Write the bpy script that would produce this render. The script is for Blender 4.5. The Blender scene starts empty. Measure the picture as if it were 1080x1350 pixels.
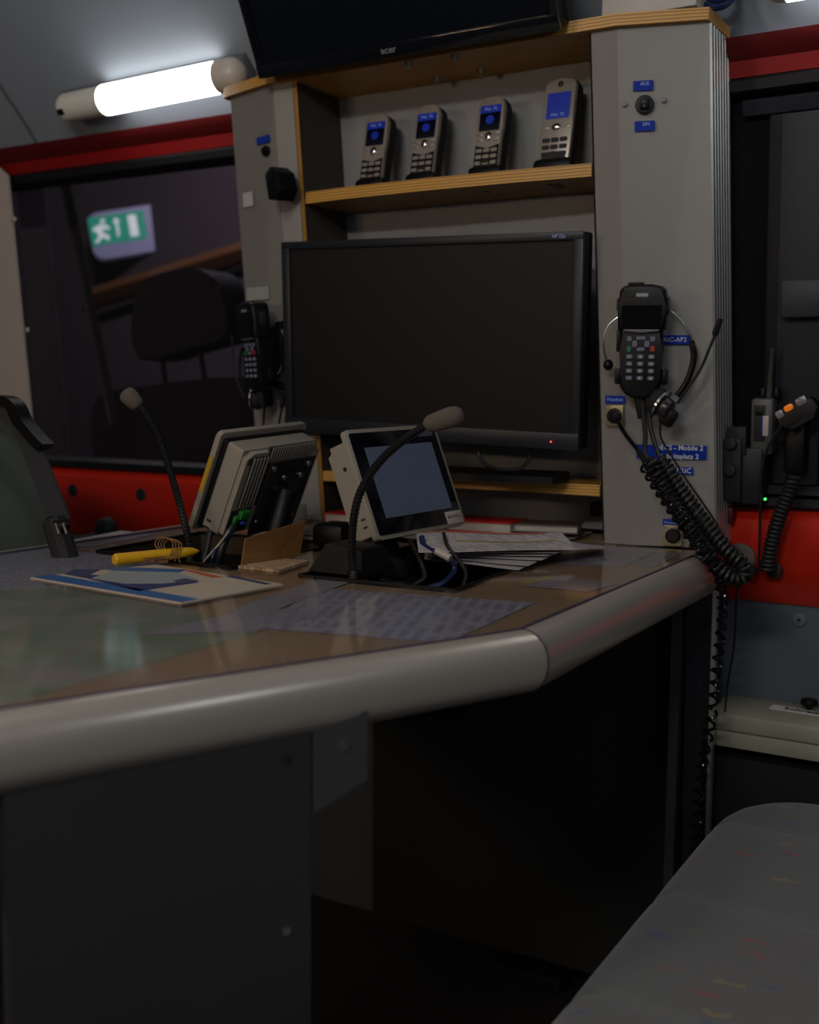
import bpy, bmesh, math, random
from mathutils import Vector, Matrix, geometry
random.seed(7)
SC = bpy.context.scene
COL = SC.collection
V = Vector

# ------------------------------------------------------------------ camera
FPX = 1475.0                      # focal length in pixels of the 1080 wide frame
YAW, PITCH, ROLL = math.radians(30.4), math.radians(6.19), math.radians(0.4)
EYE = V((0.0, -1.47, 0.95))
FWD = V((-math.sin(YAW)*math.cos(PITCH), math.cos(YAW)*math.cos(PITCH), -math.sin(PITCH)))
_r0 = V((math.cos(YAW), math.sin(YAW), 0)); _u0 = _r0.cross(FWD)
RGT = _r0*math.cos(ROLL) + _u0*math.sin(ROLL)
UPV = -_r0*math.sin(ROLL) + _u0*math.cos(ROLL)
cam_data = bpy.data.cameras.new('camera')
cam = bpy.data.objects.new('camera', cam_data); COL.objects.link(cam)
cam.matrix_world = Matrix((( RGT.x, UPV.x, -FWD.x, EYE.x), (RGT.y, UPV.y, -FWD.y, EYE.y), (RGT.z, UPV.z, -FWD.z, EYE.z), (0, 0, 0, 1)))
cam_data.sensor_fit = 'HORIZONTAL'; cam_data.sensor_width = 36
cam_data.lens = 36*FPX/1080
cam_data.clip_start = 0.02
cam_data.dof.use_dof = True; cam_data.dof.focus_distance = 1.30; cam_data.dof.aperture_fstop = 5.0
SC.camera = cam

# ------------------------------------------------------------------ world, lights, exposure
world = bpy.data.worlds.new('world'); SC.world = world; world.use_nodes = True
world.node_tree.nodes['Background'].inputs[0].default_value = (0.30, 0.35, 0.45, 1)
world.node_tree.nodes['Background'].inputs[1].default_value = 0.02
SC.view_settings.view_transform = 'Standard'; SC.view_settings.look = 'None'
SC.view_settings.exposure = 0.0; SC.view_settings.gamma = 1.0; SC.view_settings.use_curve_mapping = False

def area(name, loc, target, sx, sy, watts, color):
    l = bpy.data.lights.new(name, 'AREA'); l.shape = 'RECTANGLE'; l.size = sx; l.size_y = sy
    l.energy = watts; l.color = color
    o = bpy.data.objects.new(name, l); COL.objects.link(o); o.location = loc
    o.rotation_euler = (V(target)-V(loc)).to_track_quat('-Z', 'Y').to_euler()
    return o
area('ceiling_tube_neutral', (-0.25, -2.35, 1.80), (-0.65, -0.1, 1.1), 0.60, 0.08, 10.0, (1.0, 0.96, 0.92))
area('wall_lamp_warm', (-1.45, -2.30, 1.28), (-0.7, 0.0, 1.2), 0.50, 0.08, 4.5, (1.0, 0.72, 0.48))
def point_fill(name, loc, watts, color, r=.06):
    l = bpy.data.lights.new(name, 'POINT'); l.energy = watts; l.color = color; l.shadow_soft_size = r
    o = bpy.data.objects.new(name, l); COL.objects.link(o); o.location = loc; return o
point_fill('roof_fill_mid', (-.80, -.95, 1.66), 3.6, (1.0, .93, .86))  # added unseen fill that brightens the roof lining
point_fill('roof_fill_right', (.35, -.75, 1.50), 1.8, (.86, .93, 1.0))  # added cool fill hanging out of view below the roof
area('rear_cool_light', (0.9, -2.3, 1.3), (-0.4, -0.3, 0.7), 0.7, 0.5, 2.0, (0.75, 0.86, 1.0))  # unseen cool area light from the rear right, no window stands there

# ------------------------------------------------------------------ rays through the camera onto real planes
def ray(x, y): return FWD + RGT*((x-540)/FPX) - UPV*((y-675)/FPX)
def hit(x, y, n, p):
    v = ray(x, y); n = V(n); return EYE + v*((V(p)-EYE).dot(n)/v.dot(n))
def onY(x, y, d): return hit(x, y, (0, 1, 0), (0, d, 0))
def onZ(x, y, d): return hit(x, y, (0, 0, 1), (0, 0, d))
def onX(x, y, d): return hit(x, y, (1, 0, 0), (d, 0, 0))

# ------------------------------------------------------------------ materials
def rgb(r, g, b):                                   # display 0-255 -> linear
    f = lambda c: (c/255/12.92) if c/255 <= .04045 else ((c/255+.055)/1.055)**2.4
    return (f(r), f(g), f(b), 1)
MATS = {}
def mat(name, color, rough=.5, metal=0, coat=0, bump=0, bscale=200, emit=0, var=0, vscale=8, spec=.5, sheen=0):
    if name in MATS: return MATS[name]
    m = bpy.data.materials.new(name); m.use_nodes = True; MATS[name] = m
    nt = m.node_tree; b = nt.nodes['Principled BSDF']
    b.inputs['Base Color'].default_value = color; b.inputs['Roughness'].default_value = rough
    b.inputs['Metallic'].default_value = metal; b.inputs['Coat Weight'].default_value = coat
    b.inputs['Coat Roughness'].default_value = .05; b.inputs['Specular IOR Level'].default_value = spec
    if sheen: b.inputs['Sheen Weight'].default_value = sheen
    if emit:
        b.inputs['Emission Color'].default_value = color; b.inputs['Emission Strength'].default_value = emit
    tc = nt.nodes.new('ShaderNodeTexCoord')
    if bump:
        n = nt.nodes.new('ShaderNodeTexNoise'); n.inputs['Scale'].default_value = bscale; n.inputs['Detail'].default_value = 3
        bp = nt.nodes.new('ShaderNodeBump'); bp.inputs['Strength'].default_value = bump; bp.inputs['Distance'].default_value = .001
        nt.links.new(tc.outputs['Object'], n.inputs['Vector']); nt.links.new(n.outputs['Fac'], bp.inputs['Height'])
        nt.links.new(bp.outputs['Normal'], b.inputs['Normal'])
    if var:
        n = nt.nodes.new('ShaderNodeTexNoise'); n.inputs['Scale'].default_value = vscale; n.inputs['Detail'].default_value = 4
        mx = nt.nodes.new('ShaderNodeMix'); mx.data_type = 'RGBA'
        mx.inputs[6].default_value = tuple(c*(1-var) for c in color[:3])+(1,)
        mx.inputs[7].default_value = tuple(min(1, c*(1+var)) for c in color[:3])+(1,)
        nt.links.new(tc.outputs['Object'], n.inputs['Vector']); nt.links.new(n.outputs['Fac'], mx.inputs[0])
        nt.links.new(mx.outputs[2], b.inputs['Base Color'])
    return m
def nodes_of(m): return m.node_tree, m.node_tree.nodes, m.node_tree.links, m.node_tree.nodes['Principled BSDF']

def wood(name, c1, c2, scale=(1, 1, 1), rough=.45, coat=.1):
    m = mat(name, c1, rough, coat=coat); nt, N, L, b = nodes_of(m)
    tc = N.new('ShaderNodeTexCoord'); mp = N.new('ShaderNodeMapping'); mp.inputs['Scale'].default_value = scale
    n = N.new('ShaderNodeTexNoise'); n.inputs['Scale'].default_value = 6; n.inputs['Detail'].default_value = 6; n.inputs['Distortion'].default_value = .6
    mx = N.new('ShaderNodeMix'); mx.data_type = 'RGBA'; mx.inputs[6].default_value = c1; mx.inputs[7].default_value = c2
    L.new(tc.outputs['Object'], mp.inputs[0]); L.new(mp.outputs[0], n.inputs['Vector']); L.new(n.outputs['Fac'], mx.inputs[0]); L.new(mx.outputs[2], b.inputs['Base Color'])
    return m
def ply(name, ca, cb):                                   # plywood: layers stacked along Z
    m = mat(name, ca, .5); nt, N, L, b = nodes_of(m)
    tc = N.new('ShaderNodeTexCoord'); w = N.new('ShaderNodeTexWave'); w.bands_direction = 'Z'; w.inputs['Scale'].default_value = 75
    w.inputs['Distortion'].default_value = 1.2; w.inputs['Detail'].default_value = 2; w.inputs['Detail Scale'].default_value = .4
    n = N.new('ShaderNodeTexNoise'); n.inputs['Scale'].default_value = 14; n.inputs['Detail'].default_value = 5
    mp = N.new('ShaderNodeMapping'); mp.inputs['Scale'].default_value = (1, 6, 6)
    geo = N.new('ShaderNodeNewGeometry'); sx = N.new('ShaderNodeSeparateXYZ'); ab = N.new('ShaderNodeMath'); ab.operation = 'ABSOLUTE'
    mm = N.new('ShaderNodeMix'); mm.data_type = 'FLOAT'
    mx = N.new('ShaderNodeMix'); mx.data_type = 'RGBA'; mx.inputs[6].default_value = ca; mx.inputs[7].default_value = cb
    L.new(tc.outputs['Object'], w.inputs['Vector']); L.new(tc.outputs['Object'], mp.inputs[0]); L.new(mp.outputs[0], n.inputs['Vector'])
    L.new(geo.outputs['Normal'], sx.inputs[0]); L.new(sx.outputs['Z'], ab.inputs[0])
    L.new(ab.outputs[0], mm.inputs[0]); L.new(w.outputs['Fac'], mm.inputs[2]); L.new(n.outputs['Fac'], mm.inputs[3])
    L.new(mm.outputs[0], mx.inputs[0]); L.new(mx.outputs[2], b.inputs['Base Color'])
    return m
def thin_glass(name, tint, rough=.03, ior=1.5, boost=1.0):
    m = bpy.data.materials.new(name); m.use_nodes = True; nt = m.node_tree; N = nt.nodes; L = nt.links; N.clear()
    out = N.new('ShaderNodeOutputMaterial'); mix = N.new('ShaderNodeMixShader'); fr = N.new('ShaderNodeFresnel'); fr.inputs['IOR'].default_value = ior
    t = N.new('ShaderNodeBsdfTransparent'); t.inputs[0].default_value = tint
    g = N.new('ShaderNodeBsdfGlossy'); g.inputs['Roughness'].default_value = rough; g.inputs[0].default_value = (boost, boost, boost, 1)
    ge = N.new('ShaderNodeNewGeometry'); inv_ = N.new('ShaderNodeMath'); inv_.operation = 'SUBTRACT'; inv_.inputs[0].default_value = 1
    mu = N.new('ShaderNodeMath'); mu.operation = 'MULTIPLY'      # only the outer face reflects
    L.new(ge.outputs['Backfacing'], inv_.inputs[1]); L.new(inv_.outputs[0], mu.inputs[0]); L.new(fr.outputs[0], mu.inputs[1]); L.new(mu.outputs[0], mix.inputs[0]); L.new(t.outputs[0], mix.inputs[1]); L.new(g.outputs[0], mix.inputs[2]); L.new(mix.outputs[0], out.inputs[0])
    MATS[name] = m; return m
def printed(name, base, ink, rows=60, density=.5, colw=9, axis_swap=False, extra=None):
    """sheet of paper with rows of small print: line bands times random word gaps (object coordinates)"""
    m = mat(name, base, .6); nt, N, L, b = nodes_of(m)
    tc = N.new('ShaderNodeTexCoord'); sp = N.new('ShaderNodeSeparateXYZ'); L.new(tc.outputs['Object'], sp.inputs[0])
    u, v = ('Y', 'X') if axis_swap else ('X', 'Y')
    def mth(op, a, bb=None):
        k = N.new('ShaderNodeMath'); k.operation = op
        for i, s in enumerate((a, bb)):
            if s is None: continue
            if isinstance(s, (int, float)): k.inputs[i].default_value = s
            else: L.new(s, k.inputs[i])
        return k.outputs[0]
    line = mth('GREATER_THAN', mth('FRACT', mth('MULTIPLY', sp.outputs[v], rows)), .45)
    row = mth('FLOOR', mth('MULTIPLY', sp.outputs[v], rows))
    cb = N.new('ShaderNodeCombineXYZ'); L.new(mth('MULTIPLY', sp.outputs[u], rows*4.0/colw*2), cb.inputs[0]); L.new(mth('MULTIPLY', row, 7.31), cb.inputs[1])
    n = N.new('ShaderNodeTexNoise'); n.inputs['Scale'].default_value = 1.0; n.inputs['Detail'].default_value = 1; L.new(cb.outputs[0], n.inputs['Vector'])
    word = mth('GREATER_THAN', n.outputs['Fac'], 1-density)
    f = mth('MULTIPLY', mth('MULTIPLY', line, word), .75)
    mx = N.new('ShaderNodeMix'); mx.data_type = 'RGBA'; mx.inputs[6].default_value = base; mx.inputs[7].default_value = ink
    L.new(f, mx.inputs[0]); L.new(mx.outputs[2], b.inputs['Base Color'])
    return m

M_ALU = mat('painted_light_grey_sheet', rgb(176, 172, 166), .42, bump=.05, bscale=900)
M_ALUSIDE = mat('brushed_aluminium', rgb(190, 188, 182), .32, metal=.75, bump=.05)
M_RAIL = mat('anodised_edge_profile', rgb(182, 172, 160), .28, metal=.40)
M_ROOF = mat('grey_roof_lining', rgb(140, 150, 162), .55, bump=.1, bscale=400)
M_RED = mat('red_vehicle_paint', rgb(196, 36, 16), .33, coat=.35)
M_REDV = mat('red_vinyl_trim', rgb(124, 8, 8), .55, spec=.3)
M_DARKRED = mat('dark_red_vinyl', rgb(84, 10, 12), .5, spec=.3)
M_SEAL = mat('black_rubber', rgb(16, 17, 20), .55, spec=.3)
M_BLACK = mat('black_plastic', rgb(7, 7, 8), .45, spec=.25)
M_MATTE = mat('matt_black', rgb(11, 11, 12), .75)
M_DGREY = mat('dark_grey_plastic', rgb(34, 36, 40), .55, spec=.25)
M_MGREY = mat('mid_grey_panel', rgb(90, 96, 104), .55)
M_DESKP = mat('charcoal_laminate', rgb(48, 48, 50), .5, var=.15)
M_PANELBG = mat('beige_side_panel', rgb(178, 166, 158), .6)
M_BEIGE = mat('cream_lacquered_metal', rgb(164, 160, 138), .5)
M_CHROME = mat('chrome', rgb(210, 210, 210), .15, metal=1)
M_STEEL = mat('steel_screw', rgb(180, 180, 175), .3, metal=1)
M_DEVICE = mat('pale_device_housing', rgb(138, 130, 118), .42)
M_BLUE = mat('blue_label_tape', rgb(2, 44, 150), .6, spec=.2)
M_WHITE = mat('white_print', rgb(225, 225, 225), .5)
M_PALEBLUE = mat('pale_blue_print', rgb(150, 175, 225), .5)
M_SCREENOFF = mat('matt_dark_screen', rgb(17, 17, 18), .5, spec=.25)
M_FOAM = mat('grey_foam', rgb(92, 84, 74), .95, bump=.9, bscale=1500)
M_PLY = ply('plywood', rgb(206, 156, 72), rgb(150, 104, 44))
M_DESKTOP = wood('brown_desktop_laminate', rgb(160, 136, 106), rgb(144, 118, 90), (1, 5, 1), .4)
M_YELLOW = mat('yellow_plastic', rgb(214, 160, 10), .4)
M_STRING = mat('jute_string', rgb(130, 92, 56), .9)
M_GLASS = thin_glass('tinted_window_glass', (.78, .75, .78, 1), .02, 1.5)
M_CLEAR = thin_glass('clear_cover_sheet', (.94, .93, .94, 1), .09, 1.38)
M_SLEEVE = thin_glass('clear_acrylic', (.86, .84, .82, 1), .1, 1.4)

# ------------------------------------------------------------------ mesh builder
class B:
    def __init__(s): s.bm = bmesh.new()
    def box(s, c, d, bev=0, seg=2, rot=None):
        m = Matrix.Translation(V(c)) @ (rot.to_4x4() if rot else Matrix()) @ Matrix.Diagonal((d[0], d[1], d[2], 1))
        r = bmesh.ops.create_cube(s.bm, size=1, matrix=m)
        if bev:
            es = list({e for v in r['verts'] for e in v.link_edges})
            bmesh.ops.bevel(s.bm, geom=es, offset=bev, segments=seg, affect='EDGES', profile=.5, clamp_overlap=True)
        return s
    def cyl(s, p0, p1, r0, r1=None, n=20, bev=0):
        p0, p1 = V(p0), V(p1); r1 = r0 if r1 is None else r1; d = p1-p0
        m = Matrix.Translation((p0+p1)/2) @ d.to_track_quat('Z', 'Y').to_matrix().to_4x4()
        r = bmesh.ops.create_cone(s.bm, cap_ends=True, segments=n, radius1=r0, radius2=r1, depth=d.length, matrix=m)
        if bev:
            es = [e for e in {e for v in r['verts'] for e in v.link_edges} if any(len(f.verts) > 4 for f in e.link_faces)]
            bmesh.ops.bevel(s.bm, geom=es, offset=bev, segments=3, affect='EDGES', profile=.5)
        return s
    def ball(s, c, r, sc=(1, 1, 1), rot=None, n=20):
        m = Matrix.Translation(V(c)) @ (rot.to_4x4() if rot else Matrix()) @ Matrix.Diagonal((r*sc[0], r*sc[1], r*sc[2], 1))
        bmesh.ops.create_uvsphere(s.bm, u_segments=n, v_segments=max(6, n//2), radius=1, matrix=m); return s
    def poly(s, pts, thick):                      # closed outline of 3D points, extruded by vector
        a = [s.bm.verts.new(V(p)) for p in pts]; b = [s.bm.verts.new(V(p)+V(thick)) for p in pts]; n = len(pts)
        s.bm.faces.new(a); s.bm.faces.new(b[::-1])
        for i in range(n): s.bm.faces.new((a[i], b[i], b[(i+1) % n], a[(i+1) % n]))
        return s
    def prism(s, pts, z0, z1, bev=0, seg=2):       # outline in local XY
        n0 = len(s.bm.verts); s.bm.verts.ensure_lookup_table()
        before = set(s.bm.edges)
        s.poly([(p[0], p[1], z0) for p in pts], (0, 0, z1-z0))
        if bev:
            es = [e for e in s.bm.edges if e not in before and abs(e.verts[0].co.z-z1) < 1e-7 and abs(e.verts[1].co.z-z1) < 1e-7]
            bmesh.ops.bevel(s.bm, geom=es, offset=bev, segments=seg, affect='EDGES', profile=.5, clamp_overlap=True)
        return s
    def rrect(s, cx, cy, w, h, r, z0, z1, bev=0, seg=2): return s.prism(rr(cx, cy, w, h, r), z0, z1, bev, seg)
    def tube(s, pts, r, n=8, caps=True):
        pts = [V(p) for p in pts]; k = len(pts); rs = r if isinstance(r, (list, tuple)) else [r]*k
        T = [(pts[min(i+1, k-1)]-pts[max(i-1, 0)]).normalized() for i in range(k)]
        ref = V((0, 0, 1)) if abs(T[0].z) < .9 else V((1, 0, 0)); nn = T[0].cross(ref).normalized(); rings = []
        for i in range(k):
            nn = (nn - T[i]*nn.dot(T[i])).normalized(); bb = T[i].cross(nn)
            rings.append([s.bm.verts.new(pts[i]+(nn*math.cos(a)+bb*math.sin(a))*rs[i]) for a in (2*math.pi*j/n for j in range(n))])
        for i in range(k-1):
            for j in range(n): s.bm.faces.new((rings[i][j], rings[i][(j+1) % n], rings[i+1][(j+1) % n], rings[i+1][j]))
        if caps: s.bm.faces.new(rings[0][::-1]); s.bm.faces.new(rings[-1])
        return s
    def grid(s, nu, nv, f, thick=None):
        g = [[s.bm.verts.new(V(f(i/nu, j/nv))) for j in range(nv+1)] for i in range(nu+1)]
        for i in range(nu):
            for j in range(nv): s.bm.faces.new((g[i][j], g[i+1][j], g[i+1][j+1], g[i][j+1]))
        if thick:
            h = [[s.bm.verts.new(g[i][j].co+V(thick)) for j in range(nv+1)] for i in range(nu+1)]
            for i in range(nu):
                for j in range(nv): s.bm.faces.new((h[i][j], h[i][j+1], h[i+1][j+1], h[i+1][j]))
            for i in range(nu):
                s.bm.faces.new((g[i][0], h[i][0], h[i+1][0], g[i+1][0])); s.bm.faces.new((g[i+1][nv], h[i+1][nv], h[i][nv], g[i][nv]))
            for j in range(nv):
                s.bm.faces.new((g[0][j+1], h[0][j+1], h[0][j], g[0][j])); s.bm.faces.new((g[nu][j], h[nu][j], h[nu][j+1], g[nu][j+1]))
        return s
    def build(s, name, m, parent=None, angle=35):
        bmesh.ops.recalc_face_normals(s.bm, faces=s.bm.faces)
        me = bpy.data.meshes.new(name); s.bm.to_mesh(me); s.bm.free()
        me.materials.append(m)
        for p in me.polygons: p.use_smooth = True
        me.set_sharp_from_angle(angle=math.radians(angle))
        o = bpy.data.objects.new(name, me); COL.objects.link(o)
        if parent is not None: o.parent = parent
        return o
def rr(cx, cy, w, h, r, n=5):
    out = []
    for (sx, sy, a0) in ((1, 1, 0), (-1, 1, 90), (-1, -1, 180), (1, -1, 270)):
        for i in range(n+1):
            a = math.radians(a0+90*i/n); out.append((cx+sx*(w/2-r)+r*math.cos(a), cy+sy*(h/2-r)+r*math.sin(a)))
    return out
def smooth(pts, k=8):
    P = [V(p) for p in pts]; P = [P[0]*2-P[1]]+P+[P[-1]*2-P[-2]]; out = []
    for i in range(1, len(P)-2):
        for j in range(k):
            t = j/k; a, b, c, d = P[i-1:i+3]
            out.append(.5*((2*b)+(c-a)*t+(2*a-5*b+4*c-d)*t*t+(3*b-a-3*c+d)*t**3))
    return out+[P[-2]]
def helix(path, R, pitch, per=9, phase=0):
    P = [V(p) for p in path]; L = [0]
    for a, b in zip(P, P[1:]): L.append(L[-1]+(b-a).length)
    n = max(8, int(L[-1]/pitch*per)); out = []; i = 0; nn = None
    for k in range(n+1):
        s = L[-1]*k/n
        while i < len(L)-2 and L[i+1] < s: i += 1
        t = (s-L[i])/max(1e-9, L[i+1]-L[i]); p = P[i].lerp(P[i+1], t)
        T = (P[min(i+2, len(P)-1)]-P[max(i-1, 0)]).normalized()
        if nn is None: nn = T.cross(V((0.3, 1, 0.2))).normalized()
        nn = (nn-T*nn.dot(T)).normalized(); bb = T.cross(nn); a = 2*math.pi*k/per+phase
        out.append(p+(nn*math.cos(a)+bb*math.sin(a))*R)
    return out
def thing(name, label, cat, loc=(0, 0, 0), frame=None, group=None):
    o = bpy.data.objects.new(name, None); COL.objects.link(o); o.empty_display_size = .02
    if frame is not None: o.matrix_world = frame
    else: o.location = loc
    o['label'] = label; o['category'] = cat
    if group: o['group'] = group
    return o
def tag(o, label, cat, group=None, kind=None):
    o['label'] = label; o['category'] = cat
    if group: o['group'] = group
    if kind: o['kind'] = kind
    return o
def structure(o, label=None):
    o['kind'] = 'structure'
    if label: o['label'] = label
    return o
def copy_tree(o, parent=None):
    c = o.copy(); COL.objects.link(c); c.parent = parent
    for ch in list(o.children): copy_tree(ch, c)
    return c
def text(body, size, m, parent, x, y, z, name='lettering', align='CENTER', rot=0, sx=1.0, bold=0):
    cu = bpy.data.curves.new(name, 'FONT'); cu.body = body; cu.size = size; cu.align_x = align; cu.align_y = 'CENTER'
    cu.extrude = .00012; cu.resolution_u = 2; cu.offset = bold
    tmp = bpy.data.objects.new(name, cu); COL.objects.link(tmp); bpy.context.view_layer.update()
    me = bpy.data.meshes.new_from_object(tmp.evaluated_get(bpy.context.evaluated_depsgraph_get())); bpy.data.objects.remove(tmp)
    me.name = name; me.materials.clear(); me.materials.append(m)
    o = bpy.data.objects.new(name, me); COL.objects.link(o)
    o.parent = parent; o.location = (x, y, z); o.scale = (sx, 1, 1); o.rotation_euler = (0, 0, rot)
    return o
def fr(o, right, up):
    r = V(right).normalized(); n = r.cross(V(up)).normalized(); u = n.cross(r)
    return Matrix(((r.x, u.x, n.x, o[0]), (r.y, u.y, n.y, o[1]), (r.z, u.z, n.z, o[2]), (0, 0, 0, 1)))
def loc_on(M, px, py, off=0):                      # pixel -> local coordinates on the plane z=off of frame M
    n = M.to_3x3().col[2]; p = M @ V((0, 0, off)); return M.inverted() @ hit(px, py, n, p)

# ------------------------------------------------------------------ reference geometry
ZT = 0.741                                       # table height
LEAN = V((-.027, -.073, 1.0))                    # the wall and the cabinet follow the lean of the vehicle side
def lp(bx, by, z): return V((bx, by, ZT)) + LEAN*(z-ZT)
def wallp(x, z, off=0): return V((x, .135-off-.073*(z-ZT), z))
def on_wall(px, py, off=0): return hit(px, py, (0, 1, .073), wallp(0, ZT, off))
Eb, Fb, Gb, Ab, Bb, Cb, Db = (-1.172, .031), (-1.063, 0), (-1.027, 0), (-.547, 0), (-.512, 0), (-.402, .033), (-.402, .126)
ca, sa = math.cos(math.radians(15.7)), math.sin(math.radians(15.7))

# ================================================================== SETTING
def strip(name, x0, x1, prof, m):
    if name.startswith('trim'):
        strip_('%s' % name, x0, -1.10, prof, m); return strip_('trim_%d' % (int(name[5:])+10), -.47, x1, prof, m)
    return strip_(name, x0, x1, prof, m)
def strip_(name, x0, x1, prof, m):
    """extrude a closed (off, z) profile on the leaning wall along X"""
    b = B(); b.poly([wallp(x0, z, o) for o, z in prof], (x1-x0, 0, 0)); return structure(b.build(name, m))
structure(B().box((-.7, -1.1, -.02), (4.2, 3.2, .04)).build('floor', mat('dark_floor', rgb(44, 42, 40), .6, bump=.3, bscale=120, var=.3, vscale=40)))
# side wall: lower grey panel, red sill, window opening, red header
strip('wall_side', -2.7, 1.3, [(0, 0), (0, .655), (-.03, .655), (-.03, 0)], M_MGREY)
strip('trim_1', -2.7, 1.3, [(-.03, .655), (.004, .655), (.010, .662), (.022, .70), (.030, .715), (.026, .775), (.008, .790), (-.03, .790)], M_RED)
strip('trim_2', -2.7, 1.3, [(-.03, .790), (.012, .790), (.017, .795), (.015, .806), (.0, .811), (-.03, .811)], M_SEAL)
strip('trim_3', -2.7, 1.3, [(-.03, 1.343), (.004, 1.343), (.016, 1.348), (.018, 1.360), (.010, 1.366), (-.03, 1.366)], M_SEAL)
strip('trim_4', -2.7, 1.3, [(-.03, 1.366), (.012, 1.366), (.016, 1.386), (-.03, 1.386)], M_REDV)
strip('trim_5', -2.7, 1.3, [(-.03, 1.386), (.016, 1.386), (.030, 1.400), (.034, 1.412), (-.03, 1.412)], M_DARKRED)
# partition panel at the left with rivets
wp = structure(B().poly([wallp(-2.7, .655, .030), wallp(-1.795, .655, .030), wallp(-1.805, 1.36, .030), wallp(-1.87, 1.41, .030), wallp(-2.7, 1.41, .030)], (0, -.006, 0)).build('wall_partition', M_PANELBG))
for (px, py) in ((19, 289), (36, 435), (51, 575)):
    p = on_wall(px, py, .036); r = B().ball(p, .005, (1, .5, 1), n=12).build('rivet', M_PANELBG, wp)
# roof lining
rp = [(.095, 1.412), (.06, 1.452), (.01, 1.50), (-.10, 1.62), (-.25, 1.745), (-.50, 1.83), (-.85, 1.85), (-1.4, 1.87), (-2.7, 1.87)]
def roof_at(y):
    for (a, za), (c, zc) in zip(rp, rp[1:]):
        if c <= y <= a: return za+(zc-za)*(a-y)/(a-c)
    return 1.87
b = B(); b.grid(1, len(rp)-1, lambda u, v: (-2.7+4.0*u, rp[round(v*(len(rp)-1))][0], rp[round(v*(len(rp)-1))][1]), (0, .02, .03))
structure(b.build('ceiling', M_ROOF, angle=60))
b = B(); b.tube([V((-1.755+.012*i/6, y-.0015, z-.0015)) for i, (y, z) in enumerate(rp[:7])], .0028, 6)
structure(b.build('trim_6', M_MGREY))
structure(B().box((-2.7, -1.2, .93), (.04, 3.0, 1.9)).build('wall_left', M_MGREY))
structure(B().box((1.3, -1.2, .93), (.04, 3.0, 1.9)).build('wall_right', M_MGREY))
structure(B().box((-.7, -2.7, .93), (4.0, .04, 1.9)).build('wall_rear', M_MGREY))
# windows
def window(name, x0, x1):
    w = structure(B().poly([wallp(x0, .808, -.012), wallp(x1, .808, -.012), wallp(x1, 1.346, -.012), wallp(x0, 1.346, -.012)], (0, .005, 0)).build(name, M_GLASS)); return w
w1 = window('window_1', -1.835, -1.0)
# opaque black panel stands in for the darkness of the right hand window
w2 = structure(B().poly([wallp(-.62, .808, -.014), wallp(1.3, .808, -.014), wallp(1.3, 1.346, -.014), wallp(-.62, 1.346, -.014)], (0, .01, 0)).build('window_2', mat('black_window_panel', rgb(7, 7, 9), .7, spec=.15)))
structure(B().poly([wallp(-1.12, .66, -.02), wallp(-.46, .66, -.02), wallp(-.46, 1.41, -.02), wallp(-1.12, 1.41, -.02)], (0, .01, 0)).build('wall_behind_cabinet', M_MGREY))

# ---- window reflections built as objects behind the glass: seat, exit sign, pillars
backing = structure(B().box((-2.1, 1.75, 1.0), (4.6, .04, 2.6)).build('wall_behind_glass', mat('dim_far_wall', rgb(66, 58, 64), .7, var=.25, vscale=2.5)))  # wall added behind the glass as ground for the reflections
structure(B().box((-2.1, .95, -.02), (4.6, 1.5, .04)).build('floor_behind_glass', M_MATTE))  # floor added behind the glass with it
area('reflection_fill', (-2.2, .75, 2.2), (-2.3, 1.4, 1.1), .4, .1, 13, (.96, .92, 1.0))  # added fill that lights the reflected things behind the glass
D1 = .42
hr = thing('reflected_seat', 'black seat with rounded headrest on two posts reflected dimly in the window', 'seat', onY(240, 560, D1))  # reflection of a seat, modelled solid behind the pane
def hrl(px, py, d=0): return onY(px, py, D1+d)-hr.location
out = [(178, 470), (173, 430), (180, 385), (196, 366), (232, 355), (262, 355), (284, 372), (298, 410), (299, 438), (290, 448), (240, 462), (196, 476)]
ol = [hrl(x, y) for x, y in smooth2d(out)] if False else [hrl(p.x, p.y) for p in smooth([V((x, y, 0)) for x, y in out+[out[0]]], 4)[:-1]]
bb = B(); bb.poly(ol, (0, .10, 0))
es = list(bb.bm.edges); bmesh.ops.bevel(bb.bm, geom=[e for e in es if abs(e.verts[0].co.y-e.verts[1].co.y) < 1e-6], offset=.018, segments=3, affect='EDGES', clamp_overlap=True)
M_SEATDK = mat('black_seat_cloth', rgb(40, 37, 42), .8)
bb.build('headrest', M_SEATDK, hr)
for (xa, ya, xb, yb) in ((213, 468, 222, 530), (262, 452, 272, 512)):
    B().tube([hrl(xa, ya, .05), hrl(xb, yb, .05)], .006, 8).build('headrest_post', M_BLACK, hr)
sb = [(135, 700), (120, 560), (135, 520), (170, 512), (260, 500), (320, 500), (345, 540), (350, 700)]
bb = B(); bb.poly([hrl(p.x, p.y) for p in smooth([V((x, y, 0)) for x, y in sb], 4)], (0, .14, 0)); bb.build('backrest', M_SEATDK, hr)
bz = onY(235, 640, D1)-hr.location; B().box((bz.x, .10, -hr.location.z/2-.10), (.36, .20, hr.location.z-.2), .02).build('seat_base', M_MATTE, hr)
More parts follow.
